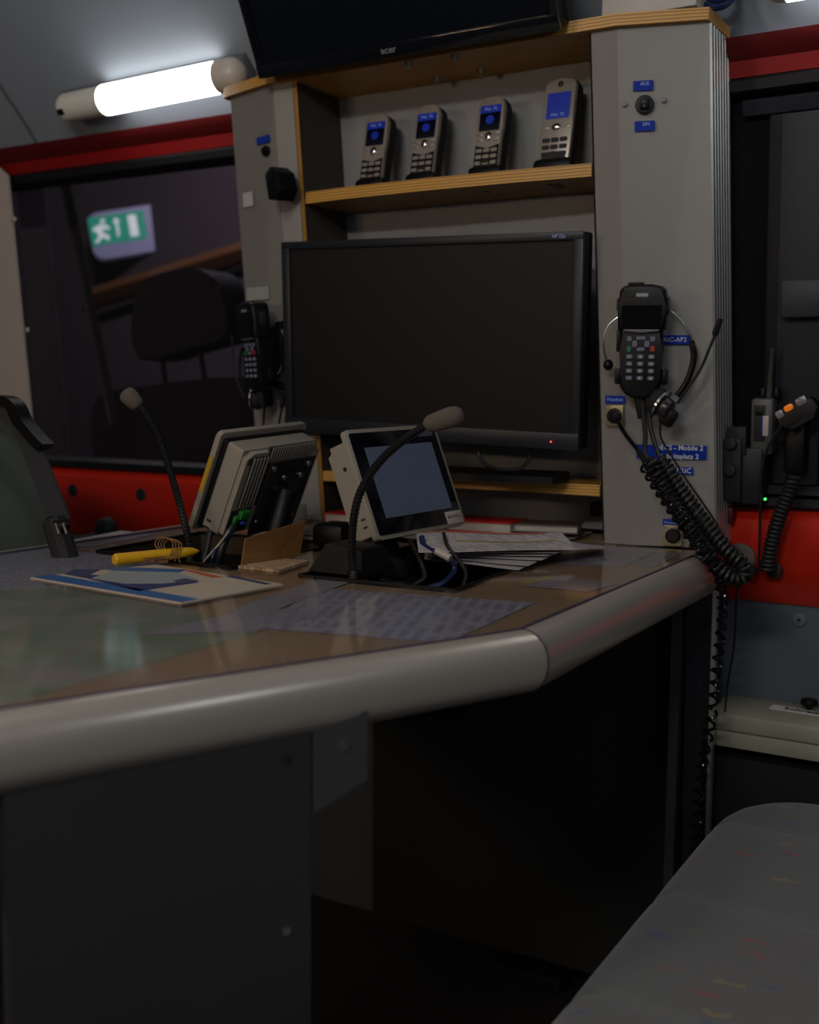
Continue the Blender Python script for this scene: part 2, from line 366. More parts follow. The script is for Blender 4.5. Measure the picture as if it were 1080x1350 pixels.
# reflected exit sign, set up as an object behind the glass
fs = fr(onY(158, 302, 1.66), (.80, .58, .17), (-.05, .05, 1)) @ Matrix.Diagonal((2.35, 2.2, 1.6, 1))
ex = thing('reflected_exit_sign', 'lit green emergency exit sign reflected in the dark window', 'sign', frame=fs)
B().rrect(.012, -.006, .118, .078, .012, -.03, 0, .006).build('housing', mat('sign_casing', rgb(150, 152, 190), .5, emit=.10), ex)
B().rrect(-.003, .002, .088, .048, .003, 0, .002).build('green_panel', mat('exit_green', rgb(10, 150, 120), .5, emit=.45), ex)
mw = mat('exit_white', rgb(225, 235, 235), .5, emit=.55)
B().box((.022, .002, .003), (.013, .036, .002)).build('door_pictogram', mw, ex)
B().prism([(-.005, -.014), (-.001, -.008), (-.001, .012), (.003, .012), (-.003, .020), (-.009, .012), (-.005, .012)], .002, .004).build('arrow_pictogram', mw, ex)
B().prism([(-.042, -.016), (-.034, -.008), (-.036, .0), (-.042, .003), (-.040, .008), (-.030, .012), (-.020, .010), (-.014, .004), (-.018, .001), (-.024, .005), (-.028, -.002), (-.018, -.008), (-.020, -.018), (-.026, -.010), (-.033, -.013), (-.036, -.018)], .002, .004).ball((-.024, .017, .003), .0038, (1, 1, .4), n=10).build('running_figure', mw, ex)
def far_bar(name, a, bpt, Y, r, m, label, cat):
    o = B().tube([onY(*a, Y), onY(*bpt, Y)], r, 4).build(name, m); return tag(o, label, cat)
far_bar('reflected_pillar', (84, 225), (153, 560), .30, .011, M_MATTE, 'slanting black pillar reflected in the left window', 'pillar')  # these bars behind the glass stand for reflected strips
far_bar('reflected_trim', (78, 225), (146, 560), .34, .006, M_PANELBG if 0 else mat('dim_trim', rgb(70, 62, 66), .6), 'thin pale trim line along the left of the black pillar reflected in the window', 'trim')
far_bar('reflected_wood_rail', (118, 392), (350, 322), 1.71, .034, mat('dim_wood', rgb(110, 72, 40), .6), 'thin brown wooden rail reflected across the window behind the seat headrest', 'rail')
far_bar('reflected_dark_rail', (126, 418), (350, 345), 1.715, .015, M_MATTE, 'thin black rail under the brown wooden rail reflected in the window', 'rail')

# ================================================================== CEILING LAMPS
M_TUBE = mat('lit_diffuser', (1.0, .985, .95, 1), .4, emit=5)
M_CAP = mat('lamp_end_cap', rgb(200, 190, 180), .4)
M_LENS = mat('frosted_unlit_lens', rgb(220, 220, 210), .3)
nrm = V((0, -.72, -.69))
def lamp(a, c, label, w=.026, lit0=.27):
    """a tube lamp on the slanting roof from point a to point c (left to right)"""
    M = fr(a, c-a, V((0, -.69, .72))); L = (c-a).length
    t = thing('tube_lamp', label, 'lamp', frame=M, group='tube lamps along the roof edge')
    B().box((L/2, 0, -.022), (L, .04, .022), .004).build('mounting_base', M_MGREY, t)
    def seg(x0, x1, name, m, r=w, e0=False, e1=False):
        k = 16; b = B(); ps = []; rs = []
        def cap(xe, s):
            return [(xe+s*math.sin(q)*r*.9, r*math.cos(q)) for q in (math.pi/2*i/5 for i in range(6))]
        seq = []
        if e0: seq += [(x, rr_) for x, rr_ in cap(x0+r*.9, -1)[::-1]]
        else: seq.append((x0, r))
        if e1: seq += cap(x1-r*.9, 1)
        else: seq.append((x1, r))
        b.tube([(x, 0, 0) for x, _ in seq], [max(q, .0008) for _, q in seq], 24); b.build(name, m, t)
    seg(0, L*lit0, 'clear_end', M_LENS, w*.98, e0=True)
    seg(L*lit0, L*.885, 'diffuser', M_TUBE, w)
    seg(L*.885, L, 'end_cap', M_CAP, w*1.05, e1=True)
    B().box((.024, .006, w*.86), (.014, .010, .010), .001).build('switch', M_BLACK, t)
    return t
def roofpt(px, py, off=.03):
    return hit(px, py, (0, .747, .665), V((0, .06, 1.452))+V((0, -.72, -.69))*off)
lamp(roofpt(80, 144), roofpt(322, 95), 'lit white tube lamp on the sloping roof above the left window')
lamp(roofpt(1006, -21), roofpt(1006, -21)+V((.42, 0, 0)), 'second lit tube lamp at the top right corner beside the cabinet', lit0=.07)

# ================================================================== CABINET
cab = thing('equipment_cabinet', 'light grey sheet metal equipment cabinet with plywood shelves on the desk end', 'cabinet', (0, 0, 0))
ZS0, ZS1 = 1.414, 1.429            # plywood top
def wallpan(pts, z0, z1, m, name, thick=.0025, parent=cab, inset=None):
    """folded sheet following base points, leaning with the vehicle side"""
    b = B(); n = len(pts)
    lo = [b.bm.verts.new(lp(x, y, z0)) for x, y in pts]; hi = [b.bm.verts.new(lp(x, y, z1)) for x, y in pts]
    for i in range(n-1): b.bm.faces.new((lo[i], lo[i+1], hi[i+1], hi[i]))
    ext = bmesh.ops.solidify(b.bm, geom=list(b.bm.faces), thickness=thick)
    return b.build(name, m, parent, angle=10)
wallpan([Eb, Fb, Gb, (Gb[0], .12)], ZT+.0, ZS0, M_ALU, 'left_column', .003)
M_INNER = mat('grey_brown_inner_board', rgb(92, 84, 76), .55)
wallpan([(Ab[0], .12), Ab, Bb, Cb], ZT+.0, ZS0, M_ALU, 'right_column', .003)
# ribbed aluminium side of the right column
b = B()
for i in range(7):
    y = Cb[1]+.002+i*.0130
    b.poly([lp(Cb[0]-.001, y, ZT), lp(Cb[0]+.0020, y+.002, ZT), lp(Cb[0]+.0020, y+.010, ZT), lp(Cb[0]-.001, y+.0125, ZT)], LEAN*(ZS0-ZT))
b.build('side_profile', M_ALUSIDE, cab)
wallpan([(Eb[0], .126), Eb], ZT, ZS0, M_ALUSIDE, 'side_profile', .003)
wallpan([(Gb[0]+.006, .004), (Gb[0]+.006, .118)], ZT+.003, ZS0, M_INNER, 'inner_side_board', .008)
wallpan([(Gb[0]+.001, .0005), (Gb[0]+.008, .0005)], ZT+.003, ZS0, M_PLY, 'board_edge', .004)
wallpan([(Ab[0]-.004, .004), (Ab[0]-.004, .118)], ZT+.003, ZS0, mat('grey_inner_board', rgb(120, 118, 112), .5), 'inner_side_board', .006)
wallpan([(Gb[0]+.002, .120), (Ab[0], .120)], ZT+.003, ZS0, mat('pale_back_panel', rgb(176, 176, 174), .45), 'back_panel', .004)
def slab(z0, z1, pts, name, m, over=0):
    b = B(); zm = (z0+z1)/2; P = [lp(x, y, zm) for x, y in pts]
    return b.poly([V((p.x, p.y, z0)) for p in P], (0, 0, z1-z0)).build(name, m, cab)
o_ = .010
top = slab(ZS0, ZS1, [(Eb[0]-.012, .126), (Eb[0]-.012, .030), (Eb[0]-.004, .022), (Fb[0]-.002, -o_), (Bb[0]+.002, -o_), (Cb[0]+.002, Cb[1]-o_), (Cb[0]+.004, .118), (Cb[0]-.008, .126)], 'top_board', M_PLY)
shelf_hi = slab(1.235, 1.252, [(Gb[0]+.008, .118), (Gb[0]+.008, .004), (-.94, -.004), (-.80, -.008), (-.66, -.004), (Ab[0]-.006, .004), (Ab[0]-.006, .118)], 'phone_shelf', M_PLY)
shelf_lo = slab(.806, .8215, [(Gb[0]+.008, .118), (Gb[0]+.008, .002), (Ab[0]-.006, .002), (Ab[0]-.006, .118)], 'monitor_shelf', M_PLY)
for (px, py) in ((539, 84), (600, 75), (634, 94), (576, 104)):
    p = onZ(px, py, ZS0-.003); B().cyl(p-V((0, 0, .003)), p+V((0, 0, .003)), .0055, n=6).cyl(p-V((0, 0, .006)), p-V((0, 0, .003)), .003, n=10).build('bolt', M_STEEL, cab)
# lower part of the cabinet's right post, under the desk end
B().poly([onY(888+0, 1350, .0)*0+V((-.445, -.010, .0)), (-.432, -.010, 0), (-.432, .10, 0), (-.445, .10, 0)], (0, 0, .70)).build('post_board', mat('post_brown_grey', rgb(70, 66, 62), .5), cab)
B().poly([(-.418, -.004, 0), (-.396, .003, 0), (-.396, .10, 0), (-.418, .10, 0)], (-.010, 0, .715)).build('post_profile', M_DGREY, cab)
B().poly([(-.392, .003, 0), (-.387, .005, 0), (-.387, .016, 0), (-.392, .016, 0)], (-.003, 0, .722)).build('post_edge', M_ALUSIDE, cab)
# socket hole and cable openings on the lower back
ps = lp(-.60, .118, .775); B().box(ps-V((0, .004, 0)), (.022, .01, .020), .002).build('power_socket', M_MATTE, cab)

# frames on the column faces
R_FR = fr(lp(*Bb, 1.1), (ca, sa, 0), LEAN)          # right column main face
L_FR = fr(lp(*Fb, 1.1), (ca, -sa, 0), LEAN)
S_FR = fr(lp(*Ab, 1.1), (1, 0, 0), LEAN)
def at_frame(F, px, py, off=.003, rot=0):
    l = loc_on(F, px, py, off); m = F @ Matrix.Translation(l)
    if rot: m = m @ Matrix.Rotation(rot, 4, 'Z')
    return m
def label_tape(F, quad, lines, lab, size, color=M_BLUE, ink=M_PALEBLUE, bold=0, group=None, sx=1.0, off=.0032, dy=0, xo=0):
    (x0, y0), (x1, y1) = quad; c = at_frame(F, (x0+x1)/2, (y0+y1)/2, off)
    a = c.inverted() @ F @ loc_on(F, x0, y0, off); d = c.inverted() @ F @ loc_on(F, x1, y1, off)
    w, h = abs(d.x-a.x), abs(a.y-d.y)
    t = thing('label_tape', lab, 'label', frame=c, group=group)
    tp = B().box((0, 0, -.0002), (w, h, .0008)).build('tape', color, t)
    for i, s in enumerate(lines):
        text(s, size, ink, tp, xo, dy+(len(lines)-1)*size*.62-i*size*1.25, .0004, sx=sx, bold=bold)
    return t
label_tape(R_FR, ((835, 107), (861, 118.5)), ['AUS'], 'small blue label reading AUS above the round switch', .006, dy=.002, xo=.002)
label_tape(R_FR, ((837, 160), (863, 172)), ['EIN'], 'small blue label reading EIN below the round switch', .006, dy=.002, xo=.002)
label_tape(R_FR, ((862, 442), (911, 454)), ['TRIC-AP2'], 'blue label ending AP2 half hidden behind the right radio handset', .0085, xo=.001, ink=M_WHITE)
label_tape(S_FR, ((798, 521.5), (824, 532)), ['Headset'], 'small blue label reading Headset above the upper left socket', .0068)
label_tape(R_FR, ((839.5, 586), (931, 606)), ['DECS - Mobile 2', 'Arbeitsplatz 2'], 'wide blue label reading Mobile 2 and Arbeitsplatz 2 behind the coiled cords', .0092, ink=M_WHITE, xo=.010, bold=.00012)
label_tape(R_FR, ((862, 615), (914, 626)), ['SELECTRIC'], 'blue label reading ELECTRIC partly covered by the coiled cords', .0098, ink=M_WHITE)
label_tape(R_FR, ((874, 684), (897, 693.5)), ['Headset'], 'small blue label above the socket just over the desk top', .006)
label_tape(L_FR, ((338, 181.5), (355, 187)), [], 'small blue label near the top of the left column', .005)
label_tape(L_FR, ((325, 380), (355, 394)), [], 'pale blank looking label above the left radio handset', .0036, color=mat('pale_label', rgb(150, 156, 150), .5), ink=M_DGREY)
label_tape(L_FR, ((320, 255), (334, 271)), [], 'small blank white label on the upper left column', .004, color=mat('white_label', rgb(175, 175, 172), .5))
# round switch on the right column
t = thing('rocker_switch', 'round black rocker switch between two screws on the right column', 'switch', frame=at_frame(R_FR, 850, 138, .003))
B().cyl((0, 0, -.002), (0, 0, .003), .0118, n=28, bev=.001).build('bezel', M_BLACK, t)
rk = B().box((0, 0, .004), (.012, .013, .006), .0015, rot=Matrix.Rotation(.12, 3, 'X')).build('rocker', M_BLACK, t)
text('I', .004, M_WHITE, rk, 0, -.003, .0072); text('O', .004, M_WHITE, rk, 0, .0033, .0072)
for dx in (-.0255, .0240):
    B().cyl((dx, .002 if dx < 0 else .0045, -.001), (dx, .002 if dx < 0 else .0045, .001), .0032, n=14, bev=.0005).build('screw', mat('dull_screw', rgb(110, 110, 108), .5, metal=.3), t)
t = thing('small_switch', 'small dark switch under the blue label on the left column', 'switch', frame=at_frame(L_FR, 351, 199, .003))
B().cyl((0, 0, -.002), (0, 0, .004), .008, n=20, bev=.001).build('bezel', M_BLACK, t)
B().box((0, 0, .005), (.007, .009, .006), .001).build('rocker', M_BLACK, t)
# webcam like black box on the left column
t = thing('black_speaker', 'small faceted black box fixed high on the left column', 'speaker', frame=at_frame(L_FR, 370, 242, .022, .25))
B().prism([(-.016, -.020), (.002, -.028), (.017, -.016), (.017, .010), (.004, .024), (-.012, .018)], -.016, .018, .003).build('housing', M_BLACK, t)
B().cyl((0, 0, -.022), (0, 0, -.012), .008).build('mount', M_BLACK, t)

# sockets
def xlr(F, px, py, label, plug):
    t = thing('panel_socket', label, 'socket', frame=at_frame(F, px, py, .003))
    B().box((0, 0, .001), (.0245, .029, .003), .0008).build('mounting_plate', mat('brass_plate', rgb(150, 138, 108), .4, metal=.5), t)
    B().cyl((0, 0, .0), (0, 0, .005), .0105, n=26, bev=.0015).build('collar', M_BLACK, t)
    B().cyl((0, 0, .004), (0, 0, .0054), .0072, n=20).build('contact_face', M_MATTE, t)
    for sx, sy in ((-.0095, .0115), (.0095, -.0115)): B().cyl((sx, sy, .002), (sx, sy, .0038), .0019, n=8).build('screw', M_STEEL, t)
    return t
xlr(S_FR, 811, 548, 'upper socket plate on the right column with a black plug in it', True)
xlr(R_FR, 887.5, 706, 'lower empty round socket plate just above the desk top', False)

# ================================================================== RADIO HANDSETS
M_KEY = mat('grey_rubber_key', rgb(96, 100, 118), .5)
M_KEYG = mat('green_key', rgb(20, 100, 70), .5); M_KEYR = mat('red_key', rgb(150, 30, 24), .5)
def handset(M, label):
    t = thing('radio_handset', label, 'handset', frame=M, group='radio handsets on the two columns')
    # bracket at the back
    B().box((0, -.01, -.016), (.040, .085, .022), .004).box((-.030, .002, -.004), (.006, .030, .020), .002).box((.030, -.045, -.004), (.008, .020, .018), .002).box((-.030, -.045, -.004), (.008, .020, .018), .002).build('bracket', M_BLACK, t)
    body = [(-.0265, .018), (-.0275, -.010), (-.0250, -.045), (-.0255, -.058), (-.018, -.068), (-.006, -.073), (.006, -.073), (.018, -.068), (.0255, -.058), (.0250, -.045), (.0275, -.010), (.0265, .018)]
    B().prism(body, -.006, .016, .004, 3).build('body', M_BLACK, t)
    head = [(-.030, .016), (-.031, .045), (-.0285, .066), (-.024, .071), (-.012, .0735), (.012, .0735), (.024, .071), (.0285, .066), (.031, .045), (.030, .016)]
    B().prism(head, -.008, .021, .004, 3).box((-.010, .0745, .004), (.020, .004, .012), .0015).build('head', M_BLACK, t)
    B().box((-.0315, .048, .005), (.004, .016, .012), .0015).box((.0315, .046, .005), (.003, .022, .012), .001).build('side_button', M_DGREY, t)
    B().rrect(0, .032, .050, .030, .002, .0205, .0222).build('display', mat('handset_display', rgb(6, 6, 9), .2, spec=.3), t)
    B().prism([(-.024, .0165), (.024, .0165), (.020, .0130), (.0, .0122), (-.020, .0130)], .016, .0205, .0008).build('chrome_bar', mat('dull_grey_trim', rgb(100, 102, 106), .3, metal=.6), t)
    npl = B().rrect(0, .060, .0150, .0045, .001, .0205, .0222).build('name_plate', mat('silver_plate', rgb(150, 160, 165), .3, metal=.5), t)
    for x in (-.017, .017): B().rrect(x, .0592, .0110, .0030, .001, .0205, .0218).build('key', M_DGREY, t)
    # navigation keys and number keys
    def key(x, y, w, h, m=M_KEY, sym=None):
        k = B().rrect(x, y, w, h, min(w, h)*.25, .0155, .0180, .0005, 1).build('key', m, t)
        if sym: text(sym, .0036, M_WHITE, k, x, y, .0181, bold=.0001)
    for x, y in ((-.0148, .0045), (.0148, .0045)): key(x, y, .0062, .0065)
    key(0, .0055, .012, .0045); key(0, -.0088, .010, .0045); key(-.0078, -.0018, .0065, .0080); key(.0078, -.0018, .0065, .0080)
    key(-.0150, -.0085, .0058, .0075, M_KEYG); key(.0150, -.0080, .0058, .0075, M_KEYR)
    n = iter('123456789*0#')
    for r in range(4):
        for c in range(3): key((c-1)*.0140, -.0182-r*.0092, .0080, .0052, M_KEY, next(n))
    B().cyl((0, -.070, .004), (0.0015, -.100, .002), .0085, .0038, n=14, bev=.001).build('cable_boot', M_MATTE, t)
    return t
H_OFF = .032
HR = at_frame(R_FR, 847, 451, H_OFF, -.01)
HR = HR @ Matrix.Rotation(-.05, 4, 'Y')
hs_r = handset(HR, 'black radio handset with keypad hanging on the right column')
HL = at_frame(L_FR, 341, 458, .040, .02) @ Matrix.Rotation(-.14, 4, 'Y')
HL = HL @ Matrix.Diagonal((.96, .96, .96, 1))
hs_l = handset(HL, 'black radio handset with keypad hanging on the left column')

# ================================================================== COILED CORDS
def PF(pts, F, off): return [F @ loc_on(F, x, y, off) for x, y in pts]
M_CORD = mat('black_cord_rubber', rgb(20, 20, 21), .5)
M_CORDG = mat('glossy_clear_black_cord', rgb(14, 14, 15), .12)
def depthpath(pts):              # (px, py, Y)
    return [onY(x, y, d) for x, y, d in pts]
stem = smooth([F_ for F_ in depthpath([(855, 533, -.055), (857, 560, -.055), (862, 580, -.06), (868, 597, -.06), (872, 606, -.062)])], 6)
downp = smooth(depthpath([(872, 606, -.062), (893, 640, -.066), (925, 685, -.072), (955, 722, -.078), (972, 738, -.08), (982, 750, -.08), (981, 763, -.082)]), 8)
backp = smooth(depthpath([(981, 763, -.082), (968, 764, -.085), (950, 752, -.088), (925, 718, -.088), (893, 672, -.086), (868, 630, -.08), (856, 608, -.075)]), 8)
t = thing('coiled_handset_cord', 'thick black coiled cord looping from the right handset down past the desk corner', 'cord')
B().tube(stem, .0032, 8).build('straight_end', M_CORD, t)
B().tube(helix(downp, .0078, .0070, 11), .0032, 6).build('coil', M_CORD, t)
B().tube(helix(backp, .0078, .0070, 11, 1), .0032, 6).build('coil', M_CORD, t)
up2 = smooth(depthpath([(856, 608, -.075), (850, 596, -.07), (851, 575, -.06), (849, 550, -.05), (848, 530, -.045)]), 6)
B().tube(up2, .0032, 8).build('straight_end', M_CORD, t)
t = thing('spiral_cord', 'glossy black headset cord from the Headset plug winding around the thick coil', 'cord')
p0 = smooth(depthpath([(813, 552, -.040), (825, 573, -.055), (840, 592, -.07), (851, 612, -.085)]), 6)
B().cyl(S_FR @ loc_on(S_FR, 811, 548, .006), S_FR @ loc_on(S_FR, 812.5, 550, .030), .0078, .0062, n=18, bev=.001).build('plug', M_BLACK, t)
B().tube(p0, .0027, 8).build('straight_end', M_CORDG, t)
wr = smooth(depthpath([(851, 612, -.095), (868, 640, -.100), (893, 678, -.104), (925, 724, -.106), (946, 752, -.104)]), 8)
B().tube(helix(wr, .0085, .0125, 12), .0020, 6).build('coil', M_CORDG, t)
hang = smooth(depthpath([(948, 754, -.09), (951, 775, -.06), (953, 800, -.045), (950, 840, -.045), (944, 890, -.045), (938, 950, -.045), (926, 1010, -.045), (919, 1080, -.045), (914, 1150, -.045)]), 8)
B().tube(helix(hang, .0058, .0165, 12), .0021, 6).build('hanging_coil', M_CORDG, t)
B().tube(smooth(depthpath([(905, 735, -.07), (918, 734, -.08), (932, 745, -.09), (945, 760, -.085), (950, 775, -.06)]), 6), .0012, 6).build('wire_loop', M_CORDG, t)
t = thing('thin_headset_wire', 'thin black wire running from the headset earpiece down behind the desk corner', 'cord')
B().tube(smooth(depthpath([(874, 548, -.045), (871, 560, -.045), (872, 578, -.042), (885, 600, -.035), (905, 632, -.025), (930, 668, -.01), (948, 695, .0), (962, 716, .0), (972, 745, .0), (971, 790, .02), (968, 850, .04), (960, 900, .05), (955, 945, .05), (948, 985, .06)]), 6), .0014, 6).build('wire', M_CORD, t)
# clip with round base on the wall right of the desk corner
cl = fr(on_wall(980, 742, .03), (1, 0, 0), (0, 0, 1))
t = thing('cable_clip', 'black cable clip on a pale round base behind the coiled cord', 'clip', frame=cl)
B().cyl((-.004, .006, -.004), (-.004, .006, .004), .022, n=26, bev=.002).build('base', mat('dull_grey_round', rgb(84, 72, 68), .5), t)
B().box((-.002, -.002, .010), (.040, .010, .010), .003, rot=Matrix.Rotation(-.35, 3, 'Z')).cyl((.014, -.008, .006), (.014, -.008, .022), .008, n=14, bev=.002).build('clamp', M_MATTE, t)

# ================================================================== HEADSETS
def rot2(a): return Matrix.Rotation(a, 3, 'Z')
t = thing('headset', 'black headset with thin wire headband and boom microphone hanging behind the right handset', 'headset', frame=R_FR.copy())
def RL(x, y, o=.02): return loc_on(R_FR, x, y, o)
B().tube(smooth([RL(799, 474, .022), RL(796, 455, .022), RL(799, 435, .020), RL(812, 420, .018), RL(845, 405, .015), RL(880, 408, .018), RL(898, 422, .020), RL(909, 441, .022), RL(912, 450, .022)], 8), .0011, 6).build('headband', M_CHROME, t)
B().tube(smooth([RL(912, 449, .022), RL(915, 470, .022), RL(911, 490, .022), RL(903, 508, .022), RL(893, 522, .022)], 8), [.0035]*3+[.0042]*27+[.0042]*3, 8).build('band_cover', M_BLACK, t)
B().ball(RL(802, 481, .022), .0065, (1, 1.15, .9)).build('temple_pad', M_BLACK, t)
c = RL(873, 535, .046); ax = V((.80, -.46, .36)).normalized()
B().cyl(c-ax*.016, c-ax*.002, .019, .0205, n=26, bev=.005).build('ear_cushion', M_MATTE, t)
B().cyl(c-ax*.002, c+ax*.001, .0208, n=30).build('chrome_ring', M_CHROME, t)
B().cyl(c+ax*.001, c+ax*.014, .0150, .0125, n=24, bev=.003).build('earpiece', mat('dark_satin', rgb(52, 48, 48), .3, metal=.4), t)
B().box(c+ax*.006+V((.004, -.012, 0)), (.020, .024, .012), .005, rot=rot2(-.5)).build('hinge', M_BLACK, t)
B().tube(smooth([RL(893, 532, .03), RL(908, 510, .032), RL(924, 486, .034), RL(936, 458, .036), RL(943, 441, .037)], 6), .0019, 8).build('boom', M_DGREY, t)
a, d = RL(942, 443, .037), RL(950, 420, .038)
B().tube([a, a.lerp(d, .15), d], [.0025, .0042, .0036], 4).build('microphone', M_DGREY, t)
# left headset
t = thing('headset', 'black headset with wire band hanging beside the left radio handset', 'headset', frame=L_FR.copy())
def LL(x, y, o=.02): return loc_on(L_FR, x, y, o)
B().tube(smooth([LL(366, 425, .015), LL(373, 440, .017), LL(376, 460, .019), LL(373, 478, .02), LL(363, 498, .03)], 8), .0014, 6).build('headband', M_CHROME, t)
B().tube(smooth([LL(322, 452, .03), LL(317, 470, .03), LL(317, 500, .03), LL(322, 520, .035)], 8), .0018, 6).build('band_cover', M_BLACK, t)
B().tube(smooth([LL(306, 443, .05), LL(307, 470, .05), LL(312, 500, .05), LL(322, 525, .048)], 8), .0016, 6).build('boom', M_DGREY, t)
c = LL(338, 526, .035); ax = V((-.75, .1, .6)).normalized()
B().cyl(c-ax*.008, c+ax*.006, .018, .016, n=24, bev=.004).build('ear_cushion', M_MATTE, t)
B().cyl(c+ax*.006, c+ax*.008, .0172, n=26).build('chrome_ring', M_CHROME, t)
B().box(c-ax*.012+V((.008, .004, 0)), (.018, .030, .018), .004).build('hinge', M_BLACK, t)
t = thing('headset_hook', 'black bracket arm and padded pad behind the left headset', 'hook', frame=L_FR.copy())
B().box(LL(372, 455, .012), (.016, .075, .014), .003).box(LL(368, 508, .02), (.040, .010, .014), .003, rot=rot2(-.2)).build('arm', M_BLACK, t)
for (x0, x1, y1) in ((349, 347, 570), (372, 367, 570)):
    c_ = B().tube(smooth([L_FR @ LL(x0, 520, .02), L_FR @ LL(x0, 535, .018), L_FR @ LL(x1, y1, .014), L_FR @ LL(x1-2, 640, .01)], 6), [.0045]*7+[.0022]*12, 8).build('hanging_cable', M_CORD)
    tag(c_, 'black cable hanging straight down under the left handset' if x0 == 349 else 'black cable hanging from the headset hook beside the big monitor', 'cable')

# ================================================================== MONITORS
def monitor_frame(w, h, d, top, bot, side, label, M, glossy, texts):
    t = thing('computer_monitor', label, 'monitor', frame=M)
    B().box((0, 0, -d/2-.002), (w, h, d), .004).build('back_shell', M_BLACK, t)
    b = B(); fm = mat('monitor_bezel', rgb(28, 31, 38), .4, spec=.35) if not glossy else mat('glossy_bezel', rgb(16, 18, 24), .12, coat=.15)
    z = .001
    b.box((0, h/2-top/2, z), (w, top, .008), .0015); b.box((0, -h/2+bot/2, z+.001), (w, bot, .010), .0015)
    for s in (-1, 1): b.box((s*(w/2-side/2), (bot-top)/2, z), (side, h-top-bot+.004, .008), .0012)
    b.build('bezel', fm, t)
    B().box((0, (bot-top)/2, -.0012), (w-2*side, h-top-bot, .002)).build('screen', M_SCREENOFF if not glossy else mat('dark_blue_black_screen', rgb(14, 18, 26), .2), t)
    return t
tilt = math.radians(4.2)
up = V((-.02, -math.sin(tilt), math.cos(tilt)))
MF = fr((-.8135, -.050, 1.0225), (1, 0, -.030), up)
m1 = monitor_frame(.493, .291, .030, .0115, .0235, .0145, 'large black switched off monitor standing on the cabinet shelf', MF, False, None)
text('HP 22x', .0065, M_PALEBLUE, m1, .212, .1395, .0055)
B().cyl((.207, -.1345, .005), (.207, -.1345, .0075), .0012, n=8).build('power_light', mat('red_led', (1, .05, .05, 1), .4, emit=2.5), m1)
st = B(); st.box((0, -.045, -.030), (.060, .20, .014), .004); st.build('neck', M_BLACK, m1)
# foot stands flat on the shelf; build it in the monitor's frame
inv = MF.inverted()
bb = B(); pts = [(-.93, -.045), (-.91, -.062), (-.64, -.062), (-.605, -.052), (-.60, -.02), (-.63, .07), (-.90, .07), (-.93, .05)]
bb.poly([inv @ V((x, y, .8235)) for x, y in pts], inv.to_3x3() @ V((0, 0, .010))); bb.build('foot', M_BLACK, m1)
bb = B(); bb.tube([inv @ p for p in smooth([V((-.745, -.005, .885)), V((-.735, -.012, .850)), V((-.70, -.018, .838)), V((-.665, -.012, .845)), V((-.655, -.004, .885))], 6)], .003, 8); bb.build('cable', M_CORD, m1)
# upper monitor
bl, br = onY(345, 103, -.085), onY(741, 38, -.085)
t25 = math.radians(27); uu = V((0, -math.sin(t25), math.cos(t25)))
w2_ = (br-bl).length
MF2 = fr((bl+br)/2+uu*.125, br-bl, uu)
m2 = monitor_frame(w2_, .25, .030, .014, .019, .014, 'black glossy monitor tilted down above the phone compartment', MF2, True, None)
text('acer', .0125, mat('logo_silver', rgb(120, 122, 118), .4), m2, -.012, -.1145, .0072, bold=.0002, sx=1.15)
inv2 = MF2.inverted()
bb = B(); bb.tube([inv2 @ ((bl+br)/2+uu*.14+V((0, .03, 0))), inv2 @ V(((bl.x+br.x)/2, .02, ZS1+.09)), inv2 @ V(((bl.x+br.x)/2, .04, ZS1))], .016, 10); bb.build('support_arm', M_BLACK, m2)

# box and cable on the cabinet top
p0, p1 = onZ(793, 22, ZS1), onZ(917, 13, ZS1)
p0.y = p1.y = -.035
t = thing('steel_enclosure', 'white painted metal box standing on top of the right column', 'box', (0, 0, 0))
xa, xb = onY(793, 20, -.035).x, onY(918, 14, -.035).x
B().box(((xa+xb)/2, .03, ZS1+.077), (xb-xa, .13, .15), .002).build('housing', M_ALU, t)
B().box(((xa+xb)/2-.002, -.0358, ZS1+.036), (.020, .0012, .020)).build('blue_sticker', M_BLUE, t)
B().cyl((xb-.010, -.02, ZS1), (xb-.010, -.02, ZS1+.004), .005, n=10).cyl((xa+.010, -.02, ZS1), (xa+.010, -.02, ZS1+.004), .005, n=10).build('rubber_foot', M_BLACK, t)
cb = B(); cb.tube(smooth([V((xb+.001, .0, ZS1+.012)), V((xb+.014, -.002, ZS1+.006)), V((xb+.026, .01, ZS1+.012)), V((xb+.030, .03, ZS1+.03)), V((xb+.02, .05, ZS1+.05))], 6), .0045, 8); 
cb.tube(smooth([V((xb, .01, ZS1+.022)), V((xb+.014, .01, ZS1+.018)), V((xb+.030, .02, ZS1+.028)), V((xb+.034, .04, ZS1+.05))], 6), .004, 8)
tag(cb.build('blue_cable', mat('navy_cable', rgb(16, 34, 74), .4)), 'dark blue cables curling beside the white box on the cabinet top', 'cable')
B_ = structure(B().poly([V((-.98, .06, ZS1)), V((-.54, .06, ZS1)), V((-.54, .06, ZS1+.2)), V((-.98, .06, ZS1+.2))], (0, .01, 0)).build('wall_above_cabinet', mat('warm_beige_board', rgb(150, 128, 108), .6)))

